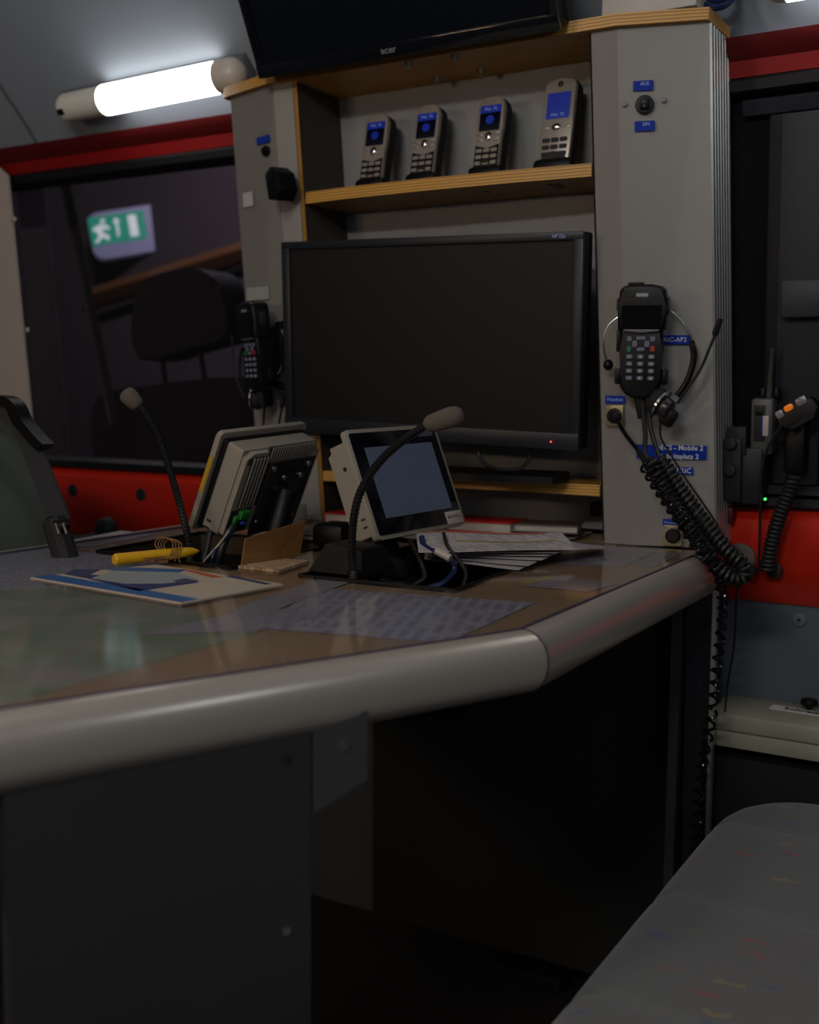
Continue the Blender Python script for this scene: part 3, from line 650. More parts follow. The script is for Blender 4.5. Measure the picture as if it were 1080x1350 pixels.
# ================================================================== PHONES
M_SILVER = mat('silver_phone_plastic', rgb(150, 142, 132), .3, metal=.35)
M_PBLUE = mat('blue_lcd', rgb(10, 42, 160), .4, emit=.06)
def phone(M, w, h, label, style):
    t = thing('cordless_phone', label, 'phone', frame=M, group='cordless phones on the cabinet shelf')
    if style == 'round':
        out = [(-w*.36, 0), (-w*.47, h*.10), (-w*.46, h*.45), (-w*.50, h*.62), (-w*.50, h*.86), (-w*.40, h*.96), (-w*.2, h), (w*.2, h), (w*.40, h*.96), (w*.50, h*.86), (w*.50, h*.62), (w*.46, h*.45), (w*.47, h*.10), (w*.36, 0)]
    else:
        out = [(-w*.48, 0), (-w*.50, h*.5), (-w*.50, h*.93), (-w*.42, h*.985), (-w*.1, h), (w*.1, h), (w*.42, h*.985), (w*.50, h*.93), (w*.50, h*.5), (w*.48, 0)]
    B().prism(out, -.022, -.004, .002).build('back_shell', M_MATTE, t)
    B().prism([(x*.985, h/2+(y-h/2)*.985) for x, y in out], -.004, .003, .003, 3).build('front_shell', M_SILVER, t)
    if style == 'round':
        B().rrect(0, h*.72, w*.74, h*.30, .002, .0025, .0036).build('display', mat('phone_display_dark', rgb(10, 12, 30), .15), t)
        B().rrect(0, h*.83, w*.74, h*.09, .001, .003, .0040).build('status_bar', M_PBLUE, t)
        B().cyl((0, h*.70, .003), (0, h*.70, .0040), w*.15, n=18).build('screen_icon', M_PBLUE, t)
        text('Mel. 76', h*.055, M_PALEBLUE, t, 0, h*.83, .0042)
        b = B(); b.ball((0, h*.50, .003), w*.13, (1, 1.25, .5)); b.build('navigation_key', M_CHROME, t)
        b = B()
        for s in (-1, 1):
            for k in range(2): b.box((s*w*.30, h*(.535-.07*k), .0035), (w*.24, h*.035, .003), .0008, rot=rot2(s*.25))
        b.build('soft_keys', M_SILVER, t)
        B().prism([(-w*.43, h*.03), (-w*.43, h*.40), (0, h*.36), (w*.43, h*.40), (w*.43, h*.03)], .0025, .0034).build('keypad_field', M_BLACK, t)
    else:
        B().rrect(0, h*.70, w*.72, h*.28, .001, .0025, .0036).build('display', M_PBLUE, t)
        text('Mel. 76', h*.05, M_PALEBLUE, t, 0, h*.60, .0038)
        B().ball((0, h*.93, .003), w*.09, (1, 1, .4)).build('lens', M_DGREY, t)
        B().ball((0, h*.47, .003), w*.15, (1, .75, .45)).build('navigation_key', M_CHROME, t)
        b = B()
        for s in (-1, 1): b.box((s*w*.33, h*.47, .003), (w*.22, h*.03, .002), .0006)
        b.build('soft_keys', M_SILVER, t)
    for r in range(4):
        for c in range(3):
            B().rrect((c-1)*w*.27, h*(.33-.075*r), w*.22, h*.042, .0012, .003, .0048, .0004, 1).build('key', M_SILVER if style == 'round' else M_DGREY, t)
    B().box((0, .008, -.020), (w*1.25, .022, .055), .008).cyl((0, .004, .0), (0, .012, -.03), w*.5, n=20).build('charging_cradle', M_BLACK, t)
    return t
zsh = 1.252
def put_phone(px, ptop, w, h, lab, style, turn=0, dy=.035):
    y0 = dy-.04
    for it in range(1):
        top_ = onY(px, ptop, y0+.03)
    back = math.radians(12)
    upv = V((-.03, math.sin(back), math.cos(back))); hh = (top_.z-zsh)/math.cos(back)
    base = V((top_.x+.03*hh, top_.y-math.sin(back)*hh, zsh))
    M = fr(base, V((math.cos(turn), math.sin(turn), 0)), upv)
    return phone(M, w, hh, lab, style)
put_phone(497, 150, .043, .13, 'silver cordless phone farthest left on the shelf, blue round icon on screen', 'round')
put_phone(564, 138, .043, .13, 'silver cordless phone second from left, blue bar across a dark screen', 'round')
put_phone(648, 127, .044, .13, 'silver cordless phone second from right with a blue round icon on screen', 'round')
put_phone(738, 104, .048, .15, 'tall silver cordless phone with plain blue screen at the right shelf end', 'square')

# ================================================================== DESK
def tri_slab(name, loops, z0, z1, m, parent):
    b = B(); bm = b.bm
    allp = [p for l in loops for p in l]
    tris = geometry.tessellate_polygon([[V((x, y, 0)) for x, y in l] for l in loops])
    lo = [bm.verts.new((x, y, z0)) for x, y in allp]; hi = [bm.verts.new((x, y, z1)) for x, y in allp]
    for t3 in tris:
        try: bm.faces.new([hi[i] for i in t3]); bm.faces.new([lo[i] for i in t3][::-1])
        except ValueError: pass
    k = 0
    for l in loops:
        n = len(l)
        for i in range(n): bm.faces.new((lo[k+i], lo[k+(i+1) % n], hi[k+(i+1) % n], hi[k+i]))
        k += n
    return b.build(name, m, parent)
RX, LX = -.406, -1.165
inner = [(RX, .0), (RX, -.582), (-.591, -.990), (-.66, -1.145), (-.91, -1.145), (-.98, -.990), (LX, -.582), (LX, .0)]
top_in = [(Bb[0]+.05, .010), (RX, .0)] 
outline = [(LX, .022), (LX, -.582), (-.98, -.990), (-.91, -1.145), (-.66, -1.145), (-.591, -.990), (RX, -.582), (RX, .022), (-.53, -.006), (-.53, .115), (-1.045, .115), (-1.045, -.006)]
wellL = [(-1.075, -.438), (-1.092, -.215), (-.850, -.205), (-.842, -.452)]
wellR = [(-.742, -.452), (-.760, -.130), (-.566, -.115), (-.548, -.440)]
desk = thing('conference_desk', 'brown desk with clear cover sheet and rounded aluminium edge, papers underneath', 'desk', (0, 0, 0))
tri_slab('desktop', [outline, wellL, wellR], .712, .7375, M_DESKTOP, desk)
ws = [(LX+.002, -.01), (LX+.002, -.582), (-.978, -.989), (-.909, -1.143), (-.661, -1.143), (-.593, -.989), (RX-.002, -.581), (RX-.002, -.004), (-.53, -.012), (-1.045, -.012)]
tri_slab('clear_cover_sheet', [ws, wellL, wellR], .7390, .7412, M_CLEAR, desk)
M_PURP = mat('purple_tinted_sheet_edge', rgb(70, 58, 86), .3)
e = B()
for a_, c_ in zip(ws[:7], ws[1:8]):
    a_, c_ = V((*a_, .7402)), V((*c_, .7402)); d_ = (c_-a_).normalized(); n_ = V((-d_.y, d_.x, 0))*.0012
    e.poly([a_-n_+V((0, 0, -.0014)), a_+n_+V((0, 0, -.0014)), a_+n_+V((0, 0, .0014)), a_-n_+V((0, 0, .0014))], c_-a_)
e.build('cover_sheet_edge', M_PURP, desk)
for wl in (wellL, wellR):
    b = B()
    n = len(wl); lo = [b.bm.verts.new((x, y, .60)) for x, y in wl]; hi = [b.bm.verts.new((x, y, .7385)) for x, y in wl]
    b.bm.faces.new(lo)
    for i in range(n): b.bm.faces.new((lo[i], hi[i], hi[(i+1) % n], lo[(i+1) % n]))
    bmesh.ops.solidify(b.bm, geom=list(b.bm.faces), thickness=-.003)
    b.build('cable_well', M_MATTE, desk)
    b = B()
    for i in range(n):
        a_, c_ = V((*wl[i], .7418)), V((*wl[(i+1) % n], .7418)); d_ = (c_-a_).normalized(); nn = V((-d_.y, d_.x, 0))*.0016
        b.poly([a_-nn-V((0, 0, .003)), a_+nn-V((0, 0, .003)), a_+nn+V((0, 0, .0006)), a_-nn+V((0, 0, .0006))], c_-a_)
    b.build('well_edging', M_BLACK, desk)
# half round aluminium rails, mitred at the corners
prof = [(0, .7385), (.002, .7412), (.010, .7410), (.018, .7375), (.0245, .7310), (.0285, .7215), (.0290, .711), (.0265, .701), (.0215, .693), (.015, .6885), (.006, .6870), (0, .6870)]
path = [(RX, -.012)] + [(RX, -.582), (-.591, -.990), (-.66, -1.145), (-.91, -1.145), (-.98, -.990), (LX, -.582), (LX, -.012)]
def outn(i, j):
    a_, c_ = V((*path[i], 0)), V((*path[j], 0)); d_ = (c_-a_).normalized(); return V((-d_.y, d_.x, 0)) * -1
for i in range(len(path)-1):
    n_ = outn(i, i+1)
    if n_.dot(V((path[i][0]+.785, path[i][1]+.5, 0))+V((path[i+1][0]+.785, path[i+1][1]+.5, 0))) < 0: n_ = -n_
    def mitre(k, other):
        p = V((*path[k], 0))
        if other is None: return lambda o: p+n_*o
        m_ = outn(*other)
        if m_.dot(V((path[other[0]][0]+.785, path[other[0]][1]+.5, 0))+V((path[other[1]][0]+.785, path[other[1]][1]+.5, 0))) < 0: m_ = -m_
        bis = (n_+m_).normalized(); k_ = 1/bis.dot(n_)
        return lambda o: p+bis*o*k_
    f0 = mitre(i, (i-1, i) if i else None); f1 = mitre(i+1, (i+1, i+2) if i+2 < len(path) else None)
    b = B(); A_ = [b.bm.verts.new(f0(o)+V((0, 0, z))) for o, z in prof]; C_ = [b.bm.verts.new(f1(o)+V((0, 0, z))) for o, z in prof]
    for q in range(len(prof)):
        r_ = (q+1) % len(prof); b.bm.faces.new((A_[q], A_[r_], C_[r_], C_[q]))
    b.bm.faces.new(A_); b.bm.faces.new(C_[::-1]); b.build('edge_rail', M_RAIL, desk, angle=25)
for (jx, jy), n1_, n2_ in (((RX, -.582), V((1, 0, 0)), V((.911, -.413, 0))),):
    bis = (n1_+n2_).normalized()
    B().tube([V((jx, jy, z+.0002))+bis*(o*1.02/bis.dot(n1_)+.0002) for o, z in prof[1:-2]], .0007, 5).build('rail_joint', M_DGREY, desk)
# panels under the desk
def vpan(x0, y0, x1, y1, z0, z1, th, m, name):
    d_ = V((x1-x0, y1-y0, 0)).normalized(); n_ = V((-d_.y, d_.x, 0))*th
    return B().poly([V((x0, y0, z0)), V((x1, y1, z0)), V((x1, y1, z0))+n_, V((x0, y0, z0))+n_], (0, 0, z1-z0)).build(name, m, desk)
pL, pR = onZ(5, 1052, .688), onZ(409, 973, .688)
vpan(pL.x, pL.y, pR.x, pR.y, .02, .700, .018, M_DESKP, 'leg_panel')
q0, q1 = onZ(413, 972, .688), onZ(485, 962, .688)
dd_ = (q1-q0).normalized(); zb_ = .655
pb = [q0+V((0, 0, .015)), q1+V((0, 0, .015)), V((q1.x, q1.y, .648)), V((q0.x, q0.y, .628))]
B().poly(pb, V((-dd_.y, dd_.x, 0))*.004).build('steel_bracket', mat('bracket_grey', rgb(78, 78, 80), .4, metal=.4), desk)
for px, py in ((453, 983),):
    c0 = hit(px, py, (-dd_.y, dd_.x, 0), q0); B().cyl(c0, c0+V((dd_.y, -dd_.x, 0))*.002, .004, n=12).build('screw', M_STEEL, desk)
for px, py in ((377, 1000), (377, 1227)):
    dl_ = (pR-pL).normalized(); c0 = hit(px, py, (-dl_.y, dl_.x, 0), pR); B().cyl(c0, c0+V((dl_.y, -dl_.x, 0))*.002, .0035, n=12).build('screw', M_STEEL if py > 1100 else M_DGREY, desk)
vpan(-.98, .085, -.46, .085, .06, .712, .012, mat('black_underdesk_board', rgb(34, 36, 37), .6), 'modesty_panel')
# floor vent at the foot of the modesty panel
vent = thing('floor_vent', 'dark slotted floor vent under the desk', 'vent', onZ(700, 1290, 0))
B().box((0, 0, .012), (.12, .05, .02), .003).build('housing', M_MATTE, vent)
for i in range(4): B().box((0, -.027, .006+.004*i), (.09, .004, .0015)).build('slat', M_DGREY, vent)

# ---- papers under the clear sheet
def sheet(quad, m, label, z=.7379, cat='paper', name='paper_sheet', group='papers under the clear cover sheet'):
    P = [onZ(x, y, .7379) for x, y in quad]; c = sum(P, V((0, 0, 0)))/len(P)
    d = (P[1]-P[0]); a_ = math.atan2(d.y, d.x)
    R = Matrix.Rotation(-a_, 3, 'Z')
    b = B(); b.poly([R @ (p-c)+V((0, 0, 0)) for p in P], (0, 0, .0004))
    o = b.build(name, m); o.location = (c.x, c.y, z); o.rotation_euler = (0, 0, a_)
    return tag(o, label, cat, group)
mapm = mat('green_road_map', rgb(118, 128, 104), .6); nt, N, L, bs = nodes_of(mapm)
tc = N.new('ShaderNodeTexCoord'); n1 = N.new('ShaderNodeTexNoise'); n1.inputs['Scale'].default_value = 16; n1.inputs['Detail'].default_value = 5
cr = N.new('ShaderNodeValToRGB'); E_ = cr.color_ramp.elements
E_[0].position = .36; E_[0].color = rgb(110, 126, 100); E_[1].position = .70; E_[1].color = rgb(150, 142, 132)
k = cr.color_ramp.elements.new(.5); k.color = rgb(126, 138, 116)
v1 = N.new('ShaderNodeTexVoronoi'); v1.feature = 'DISTANCE_TO_EDGE'; v1.inputs['Scale'].default_value = 13
lt = N.new('ShaderNodeMath'); lt.operation = 'LESS_THAN'; lt.inputs[1].default_value = .022
mx = N.new('ShaderNodeMix'); mx.data_type = 'RGBA'; mx.inputs[7].default_value = rgb(140, 122, 110)
ml = N.new('ShaderNodeMath'); ml.operation = 'MULTIPLY'; ml.inputs[1].default_value = .5
L.new(tc.outputs['Object'], n1.inputs['Vector']); L.new(n1.outputs['Fac'], cr.inputs[0]); L.new(tc.outputs['Object'], v1.inputs['Vector'])
L.new(v1.outputs['Distance'], lt.inputs[0]); L.new(lt.outputs[0], ml.inputs[0]); L.new(ml.outputs[0], mx.inputs[0]); L.new(cr.outputs[0], mx.inputs[6]); L.new(mx.outputs[2], bs.inputs['Base Color'])
sheet([(-60, 948), (342, 833), (235, 798), (60, 770), (-80, 765)], mapm, 'green road map under the clear sheet at the left of the desk', .7375, cat='map', name='road_map', group=None)
PW = printed('sheet_grey_print', rgb(148, 148, 156), rgb(106, 108, 126), 110, .5)
PK = printed('sheet_large_print', rgb(152, 148, 154), rgb(114, 114, 134), 74, .54, 10)
PL = printed('sheet_fine_print', rgb(150, 147, 152), rgb(112, 112, 130), 150, .6)
PP = mat('plain_sheet', rgb(140, 136, 140), .6)
sheet([(-60, 782), (100, 772), (225, 742), (60, 722), (-60, 735)], PW, 'grey printed sheet at the back left of the desk, left of the brochure', .7377)
sheet([(188, 838), (345, 800), (430, 812), (336, 833)], PL, 'small pale sheet between the green map and the large table chart', .7383)
sheet([(338, 828), (420, 776), (706, 795), (590, 848)], PK, 'large chart with rows of blue-grey blocks beside the desk corner', .7381)
sheet([(300, 806), (420, 764), (462, 768), (345, 812)], PP, 'narrow blank strip of paper left of the large chart', .7384)
sheet([(683, 772), (733, 760), (814, 770), (776, 781)], PL, 'small list sheet near the right desk edge below the paper stack', .7383)
sheet([(733, 744), (800, 722), (867, 727), (822, 747)], PL, 'left one of two sheets at the foot of the right column', .7381)
sheet([(832, 745), (872, 728), (898, 730), (862, 748)], PL, 'right one of two sheets at the foot of the right column', .7381)
sheet([(70, 717), (160, 700), (205, 705), (120, 722)], PP, 'blank sheet by the back left edge of the desk', .7381)
sheet([(684, 770), (728, 760), (735, 762), (691, 772)], mat('yellow_marker', rgb(150, 140, 60), .6), 'yellow marked strip along the small list sheet', .7388)

# ---- things on the desk
ZD = .7413
def onD(x, y): return onZ(x, y, ZD)
# brochure
q = [onD(40, 763), onD(239, 797), onD(373, 772), onD(206, 746)]
bc = sum(q, V((0, 0, 0)))/4
bro = thing('brochure', 'printed brochure with blue border and car picture lying on the desk', 'brochure', bc)
def bl_(px, py, z=0): p = onD(px, py)-bc; p.z = z; return p
B().poly([bl_(40, 763), bl_(239, 797), bl_(373, 772), bl_(206, 746)], (0, 0, .0018)).build('cover', mat('cream_paper', rgb(176, 160, 142), .5), bro)
def pr(pts, m, nm, z=.0019): return B().poly([bl_(x, y, z) for x, y in pts], (0, 0, .0002)).build(nm, m, bro)
pr([(42, 763), (239, 796.5), (262, 792), (72, 760)], mat('print_blue', rgb(34, 84, 136), .5), 'blue_border')
pr([(88, 758), (183, 782), (236, 774), (262, 770), (180, 760), (150, 762)], mat('print_navy', rgb(34, 40, 92), .5), 'car_side')
pr([(84, 759), (100, 753), (133, 753), (110, 764)], mat('print_slate', rgb(48, 56, 84), .5), 'picture_corner', .00195)
pr([(120, 765), (150, 755), (232, 757), (262, 767), (215, 772), (165, 772)], mat('print_pale', rgb(140, 146, 146), .5), 'windscreen', .0021)
pr([(228, 768), (245, 765), (262, 769), (240, 773)], mat('print_slate', rgb(48, 56, 84), .5), 'side_window', .0022)
pr([(240, 753), (254, 754), (294, 763), (280, 764)], mat('print_orange', rgb(176, 72, 26), .5), 'orange_bar')
pr([(140, 754), (160, 750), (246, 753), (236, 757)], mat('print_blue', rgb(40, 92, 150), .5), 'top_bar', .0020)
pr([(297, 762), (304, 761), (358, 772), (350, 773)], mat('print_navy', rgb(34, 40, 92), .5), 'title_bar')
# yellow pen with string
pa, pb_ = onD(150, 748)+V((0, 0, .009)), onD(262, 737)+V((0, 0, .010))
pen = thing('marker_pen', 'thick yellow marker pen with brown string tied round it on the brochure', 'pen', (pa+pb_)/2)
pc = (pa+pb_)/2
B().tube([pa-pc, pa.lerp(pb_, .02)-pc, pa.lerp(pb_, .8)-pc, pa.lerp(pb_, .93)-pc, pb_-pc], [.0055, .0072, .0068, .0050, .0015], 14).build('barrel', M_YELLOW, pen)
b = B()
for j in range(7):
    pts = []; cx = pa.lerp(pb_, .38+.03*j)-pc
    for i in range(9):
        pts.append(cx+V((random.uniform(-.022, .022), random.uniform(-.020, .004), -.006+random.uniform(0, .006))))
    b.tube(smooth(pts, 4), .0006, 5)
for j in range(4):
    c0 = pa.lerp(pb_, .62+.035*j)-pc+V((0, 0, -.001*j))
    b.tube(smooth([c0+V((0, -.008, 0)), c0+V((-.014, -.006, .012)), c0+V((-.010, 0, .020)), c0+V((.006, .003, .015)), c0+V((.008, -.004, .0)), c0+V((.004+.006*j, -.009-.003*j, -.004))], 5), .0007, 5)
b.build('string', M_STRING, pen)

# gooseneck microphones
def goose(pts, foam, label, base):
    P = smooth([onY(x, y, d) for x, y, d in pts], 8); t = thing('gooseneck_microphone', label, 'microphone', P[0])
    o_ = P[0]; Q = [p-o_ for p in P]
    B().tube(Q, .0045, 10).build('gooseneck', mat('satin_black_metal', rgb(30, 30, 31), .3, metal=.4), t)
    b = B(); b.tube(helix([q_ for q_ in Q[4:]], .0044, .0045, 8), .0009, 4); b.build('neck_ribs', M_BLACK, t)
    f0, f1 = [onY(x, y, d)-o_ for x, y, d in foam]; d_ = (f1-f0); L_ = d_.length
    r = .0115; b = B(); prof_ = [(0, .004), (.06, .0075), (.15, .0095), (.45, .0108), (.70, r), (.86, .0102), (.95, .0072), (1.0, .001)]
    b.tube([f0+d_*s for s, _ in prof_], [q_ for _, q_ in prof_], 18); b.build('foam_windshield', M_FOAM, t)
    if base: B().cyl((0, 0, -.01), (0, 0, .012), .010, .007, n=16, bev=.001).build('base_collar', M_BLACK, t)
    return t
goose([(252, 740, -.40), (246, 700, -.40), (236, 660, -.40), (221, 610, -.405), (209, 575, -.41), (192, 546, -.42), (181, 534, -.425)], [(184, 537, -.424), (163, 515, -.434)], 'gooseneck microphone with grey foam bending left over the desk', True)
goose([(467, 765, -.435), (464, 720, -.435), (467, 680, -.435), (476, 647, -.432), (498, 612, -.428), (530, 582, -.422), (566, 558, -.415)], [(560, 561, -.416), (611, 545, -.408)], 'gooseneck microphone with brown foam arching across the right touch panel', True)

# touch panels
PWd, PHt = .182, .14
def touch_panel(Fr, label):
    """front frame: x right, y up, z toward the screen side; origin on the front bezel plane centre"""
    t = thing('touch_panel', label, 'touch panel', frame=Fr)
    B().rrect(0, 0, PWd, PHt, .006, -.008, 0, .0015).build('bezel', M_DEVICE, t)
    b = B(); b.rrect(0, -.001, PWd-.014, PHt-.014, .003, -.014, -.008); b.build('gasket', M_BLACK, t)
    b = B(); b.rrect(0, -.001, PWd-.022, PHt-.018, .003, -.040, -.013); 
    b.bm.verts.ensure_lookup_table()
    b.prism([(-.078, -.058), (.078, -.058), (.078, .050), (.066, .058), (-.066, .058), (-.078, .050)], -.048, -.040)
    b.build('housing', M_DEVICE, t)
    return t
FR_R = Matrix(((.128, -.371, .92, -.714), (.992, .029, -.127, -.258), (.020, .928, .372, .839), (0, 0, 0, 1)))
tr_ = touch_panel(FR_R, 'touch panel with lit blue-grey screen facing the right hand seat')
def lf(px, py, off=.0): return loc_on(FR_R, px, py, off)
B().rrect(.0, 0, PWd-.010, PHt-.010, .003, -.001, .0008).build('glass_front', mat('black_glass', rgb(8, 10, 16), .08, coat=.5), tr_)
qs = [lf(479, 590), lf(568, 584), lf(595, 670), lf(509, 683)]
xm, ym = sum(p.x for p in qs)/4, sum(p.y for p in qs)/4; sw = (abs(qs[1].x-qs[0].x)+abs(qs[2].x-qs[3].x))/2; sh = (abs(qs[0].y-qs[3].y)+abs(qs[1].y-qs[2].y))/2
ms = mat('dim_lit_lcd', rgb(60, 68, 84), .35, emit=.24, var=.15, vscale=30)
B().box((xm, ym, .001), (sw, sh, .0008)).build('screen', ms, tr_)
s_ = lf(599, 683); B().box((s_.x-.001, s_.y+.001, .0012), (.034, .017, .0010), .0003).build('sticker', mat('sticker_white', rgb(176, 166, 156), .5), tr_)
text('SELECTRIC', .0052, M_DGREY, tr_, s_.x-.003, s_.y+.002, .0018); B().prism([(s_.x+.008, s_.y-.004), (s_.x+.014, s_.y+.001), (s_.x+.010, s_.y+.006), (s_.x+.012, s_.y+.001)], .0016, .0019).build('red_arrow', M_KEYR, tr_)
s_ = lf(562, 571); B().box((s_.x-.004, s_.y, .0012), (.030, .009, .0006)).build('maker_plate', mat('plate_grey', rgb(70, 76, 84), .4), tr_)
# side slots and screw, left side of housing (local -x)
for yy, zz in ((-.048, -.022), (-.038, -.022)): B().box((-.0802, yy, zz), (.0012, .0022, .006)).build('slot', M_MATTE, tr_)
B().cyl((-.0795, .028, -.026), (-.0808, .028, -.026), .0028, n=12).build('screw', M_DGREY, tr_)
Rb = Matrix(((.008, .416, .909), (.999, -.046, .012), (.047, .908, -.416)))
FB = Matrix(((.008, .416, .909, -.953), (.999, -.046, .012, -.280), (.047, .908, -.416, .839), (0, 0, 0, 1)))      # back view frame
FR_L = FB @ Matrix.Rotation(math.pi, 4, 'Y')
tl_ = touch_panel(FR_L, 'touch panel seen from behind with vent ribs and black mounting plate')
B().rrect(0, 0, PWd-.010, PHt-.010, .003, -.001, .0008).build('glass_front', mat('black_glass', rgb(8, 10, 16), .08), tl_)
# details are given in back view coords (x right, y up, z toward the viewer side), converted by flipping x and z
def bk(b_, nm, m, parent=tl_):
    o = b_.build(nm, m, parent); o.rotation_euler = (0, math.pi, 0); return o
bk(B().box((.014, .0535, .0465), (.100, .022, .0035), .0008).box((-.047, .016, .0465), (.040, .074, .0045), .0008), 'vent_recess', M_MATTE)
for i in range(17): bk(B().box((-.030+i*.0056, .0535, .0488), (.0024, .022, .0016), .0006), 'vent_rib', M_DEVICE)
for i in range(5): bk(B().box((-.0635+i*.0068, .016, .0494), (.0030, .072, .0018), .0006), 'vent_rib', M_DEVICE)
bk(B().rrect(.022, -.012, .096, .108, .002, .048, .0515, .0006), 'mounting_plate', M_MATTE)
bk(B().rrect(.022, .002, .046, .046, .002, .0515, .0545, .0006), 'arm_plate', M_BLACK)
for x, y in ((-.020, .034), (.056, .034), (-.020, -.046), (.056, -.046)): bk(B().cyl((x, y, .051), (x, y, .0540), .0044, n=14, bev=.0006), 'screw', M_STEEL)
for x, y in ((.004, .020), (.040, .020), (.004, -.016)): bk(B().cyl((x, y, .054), (x, y, .0570), .0040, n=14, bev=.0006), 'screw', M_STEEL)
bk(B().box((-.068, .047, .046), (.014, .010, .005), .001), 'corner_latch', mat('dark_recess', rgb(54, 48, 42), .5))
bk(B().box((.068, .040, .047), (.016, .018, .004), .001).cyl((.068, .040, .048), (.068, .040, .0495), .0042, n=16), 'corner_clamp', M_DEVICE)
bk(B().cyl((.068, .040, .0492), (.068, .040, .0500), .0034, n=16), 'screw_hole', M_MATTE)
bk(B().box((-.056, -.040, .047), (.040, .034, .004), .001), 'connector_bay', M_MATTE)
bk(B().box((-.052, -.030, .051), (.018, .012, .008), .001).box((-.064, -.036, .050), (.010, .010, .006), .001), 'green_connector', mat('green_terminal', rgb(36, 120, 40), .5))
bk(B().ball((-.050, -.042, .052), .0045, (1.2, .8, 1)), 'blue_plug', mat('blue_plug', rgb(20, 40, 150), .4))
for yy in (-.050, -.060): bk(B().box((-.0805, yy, .022), (.0012, .0024, .007)), 'slot', M_MATTE)
bk(B().box((-.0915, .010, .004), (.0012, .050, .006)), 'yellow_strip', mat('yellow_tape', rgb(170, 136, 20), .5))
# mounting arm: capsule from plate down to a foot in the well
def arm(Fm, topl, basep, nm, side):
    a0 = Fm @ V(topl); d_ = (V(basep)-a0)
    t = thing('clamp_stand', nm, 'stand', basep)
    o0 = V(basep)
    b = B(); b.tube([a0-o0-d_*.10, a0-o0-d_*.07, a0-o0, a0-o0+d_*.5, a0-o0+d_*.72], [.006, .0125, .0145, .0145, .013], 18); b.build('arm_sleeve', M_BLACK, t)
    b = B(); b.ball(a0-o0+d_*.85, .017).cyl(a0-o0+d_*.7, a0-o0+d_, .010, n=14); b.build('ball_joint', M_MATTE, t)
    b = B(); b.cyl((0, 0, -.020), (0, 0, .006), .030, .026, n=24, bev=.004); b.box((0, 0, -.055), (.03, .03, .07)); b.build('foot', M_BLACK, t)
    k = a0-o0; b = B(); b.cyl(Fm @ V((topl[0], topl[1], 0))-o0, k, .010, n=14); b.build('stub', M_BLACK, t)
    return t
al = loc_on(FB, 377, 652, .070)
arm(FB, (al.x, al.y, .070), (-.895, -.305, .735), 'black clamp arm carrying the left touch panel out of the desk well', 1)
FBr = FR_R @ Matrix.Rotation(math.pi, 4, 'Y')
arm(FBr, (.0, -.020, .066), (-.700, -.300, .715), 'black clamp arm under the right touch panel in the desk well', -1)
# cables below the panels
def cable(pts, r, m, label, nm='cable', ex=None):
    o = B().tube(smooth([onY(x, y, d) for x, y, d in pts], 8), r, 8).build(nm, m); return tag(o, label, 'cable')
cable([(311, 665, -.33), (308, 690, -.34), (300, 705, -.35), (292, 725, -.36), (288, 745, -.36)], .0055, M_CORD, 'thick black cable dropping from the left touch panel connector')
cable([(277, 700, -.35), (273, 722, -.36), (268, 740, -.37)], .0045, M_CORD, 'short black cable under the corner of the left touch panel')
cable([(306, 706, -.345), (291, 715, -.38), (281, 732, -.40), (279, 745, -.40)], .0022, mat('blue_cable_jacket', rgb(9, 28, 66), .4), 'thin blue cable curling beside the left well')
cable([(302, 700, -.36), (290, 716, -.39), (268, 741, -.40)], .0012, mat('white_wire', rgb(170, 160, 140), .5), 'thin white wire next to the marker pen')
cable([(556, 708, -.29), (560, 720, -.30), (578, 730, -.31), (594, 738, -.31), (599, 752, -.31), (585, 768, -.33), (565, 775, -.34)], .0036, mat('blue_cable_jacket', rgb(9, 28, 66), .4), 'blue network cable looping under the right touch panel', 'network_cable')
cable([(585, 703, -.27), (590, 720, -.29), (604, 738, -.30), (614, 755, -.31), (610, 775, -.33)], .0024, M_CORD, 'thin black cable right of the blue network cable')
cable([(540, 712, -.29), (552, 735, -.32), (560, 760, -.34), (545, 772, -.36)], .0028, M_CORD, 'black cable left of the blue network cable under the right touch panel')
a_, c_ = onY(575, 726, -.318), onY(594, 736, -.318)
tag(B().tube([a_, c_], .0046, 8).build('cable_flag', mat('sticker_white', rgb(176, 166, 156), .5)), 'white name tag wrapped round the blue network cable', 'tag')
# wedge mic base between the wells
bs_ = onD(437, 757); t = thing('microphone_base', 'black wedge shaped microphone base between the two desk wells', 'microphone base', bs_+V((0, 0.03, 0)))
b = B(); b.prism([(-.036, -.025), (.038, -.025), (.038, .04), (-.036, .04)], 0, .032, .004)
for v in b.bm.verts:
    if v.co.z > .02: v.co.x = v.co.x*.70+.004; v.co.y = v.co.y*.8+.006; v.co.z -= max(0, v.co.x)*.15
b.build('body', M_BLACK, t)
B().box((-.004, -.0125, .018), (.004, .001, .022)).build('seam', M_DGREY, t)
bs_ = onD(412, 722)
tag(B().box(bs_+V((.018, .03, .016)), (.05, .05, .032), .008).build('power_adapter', M_BLACK), 'black rounded box behind the standing brown card', 'adapter')

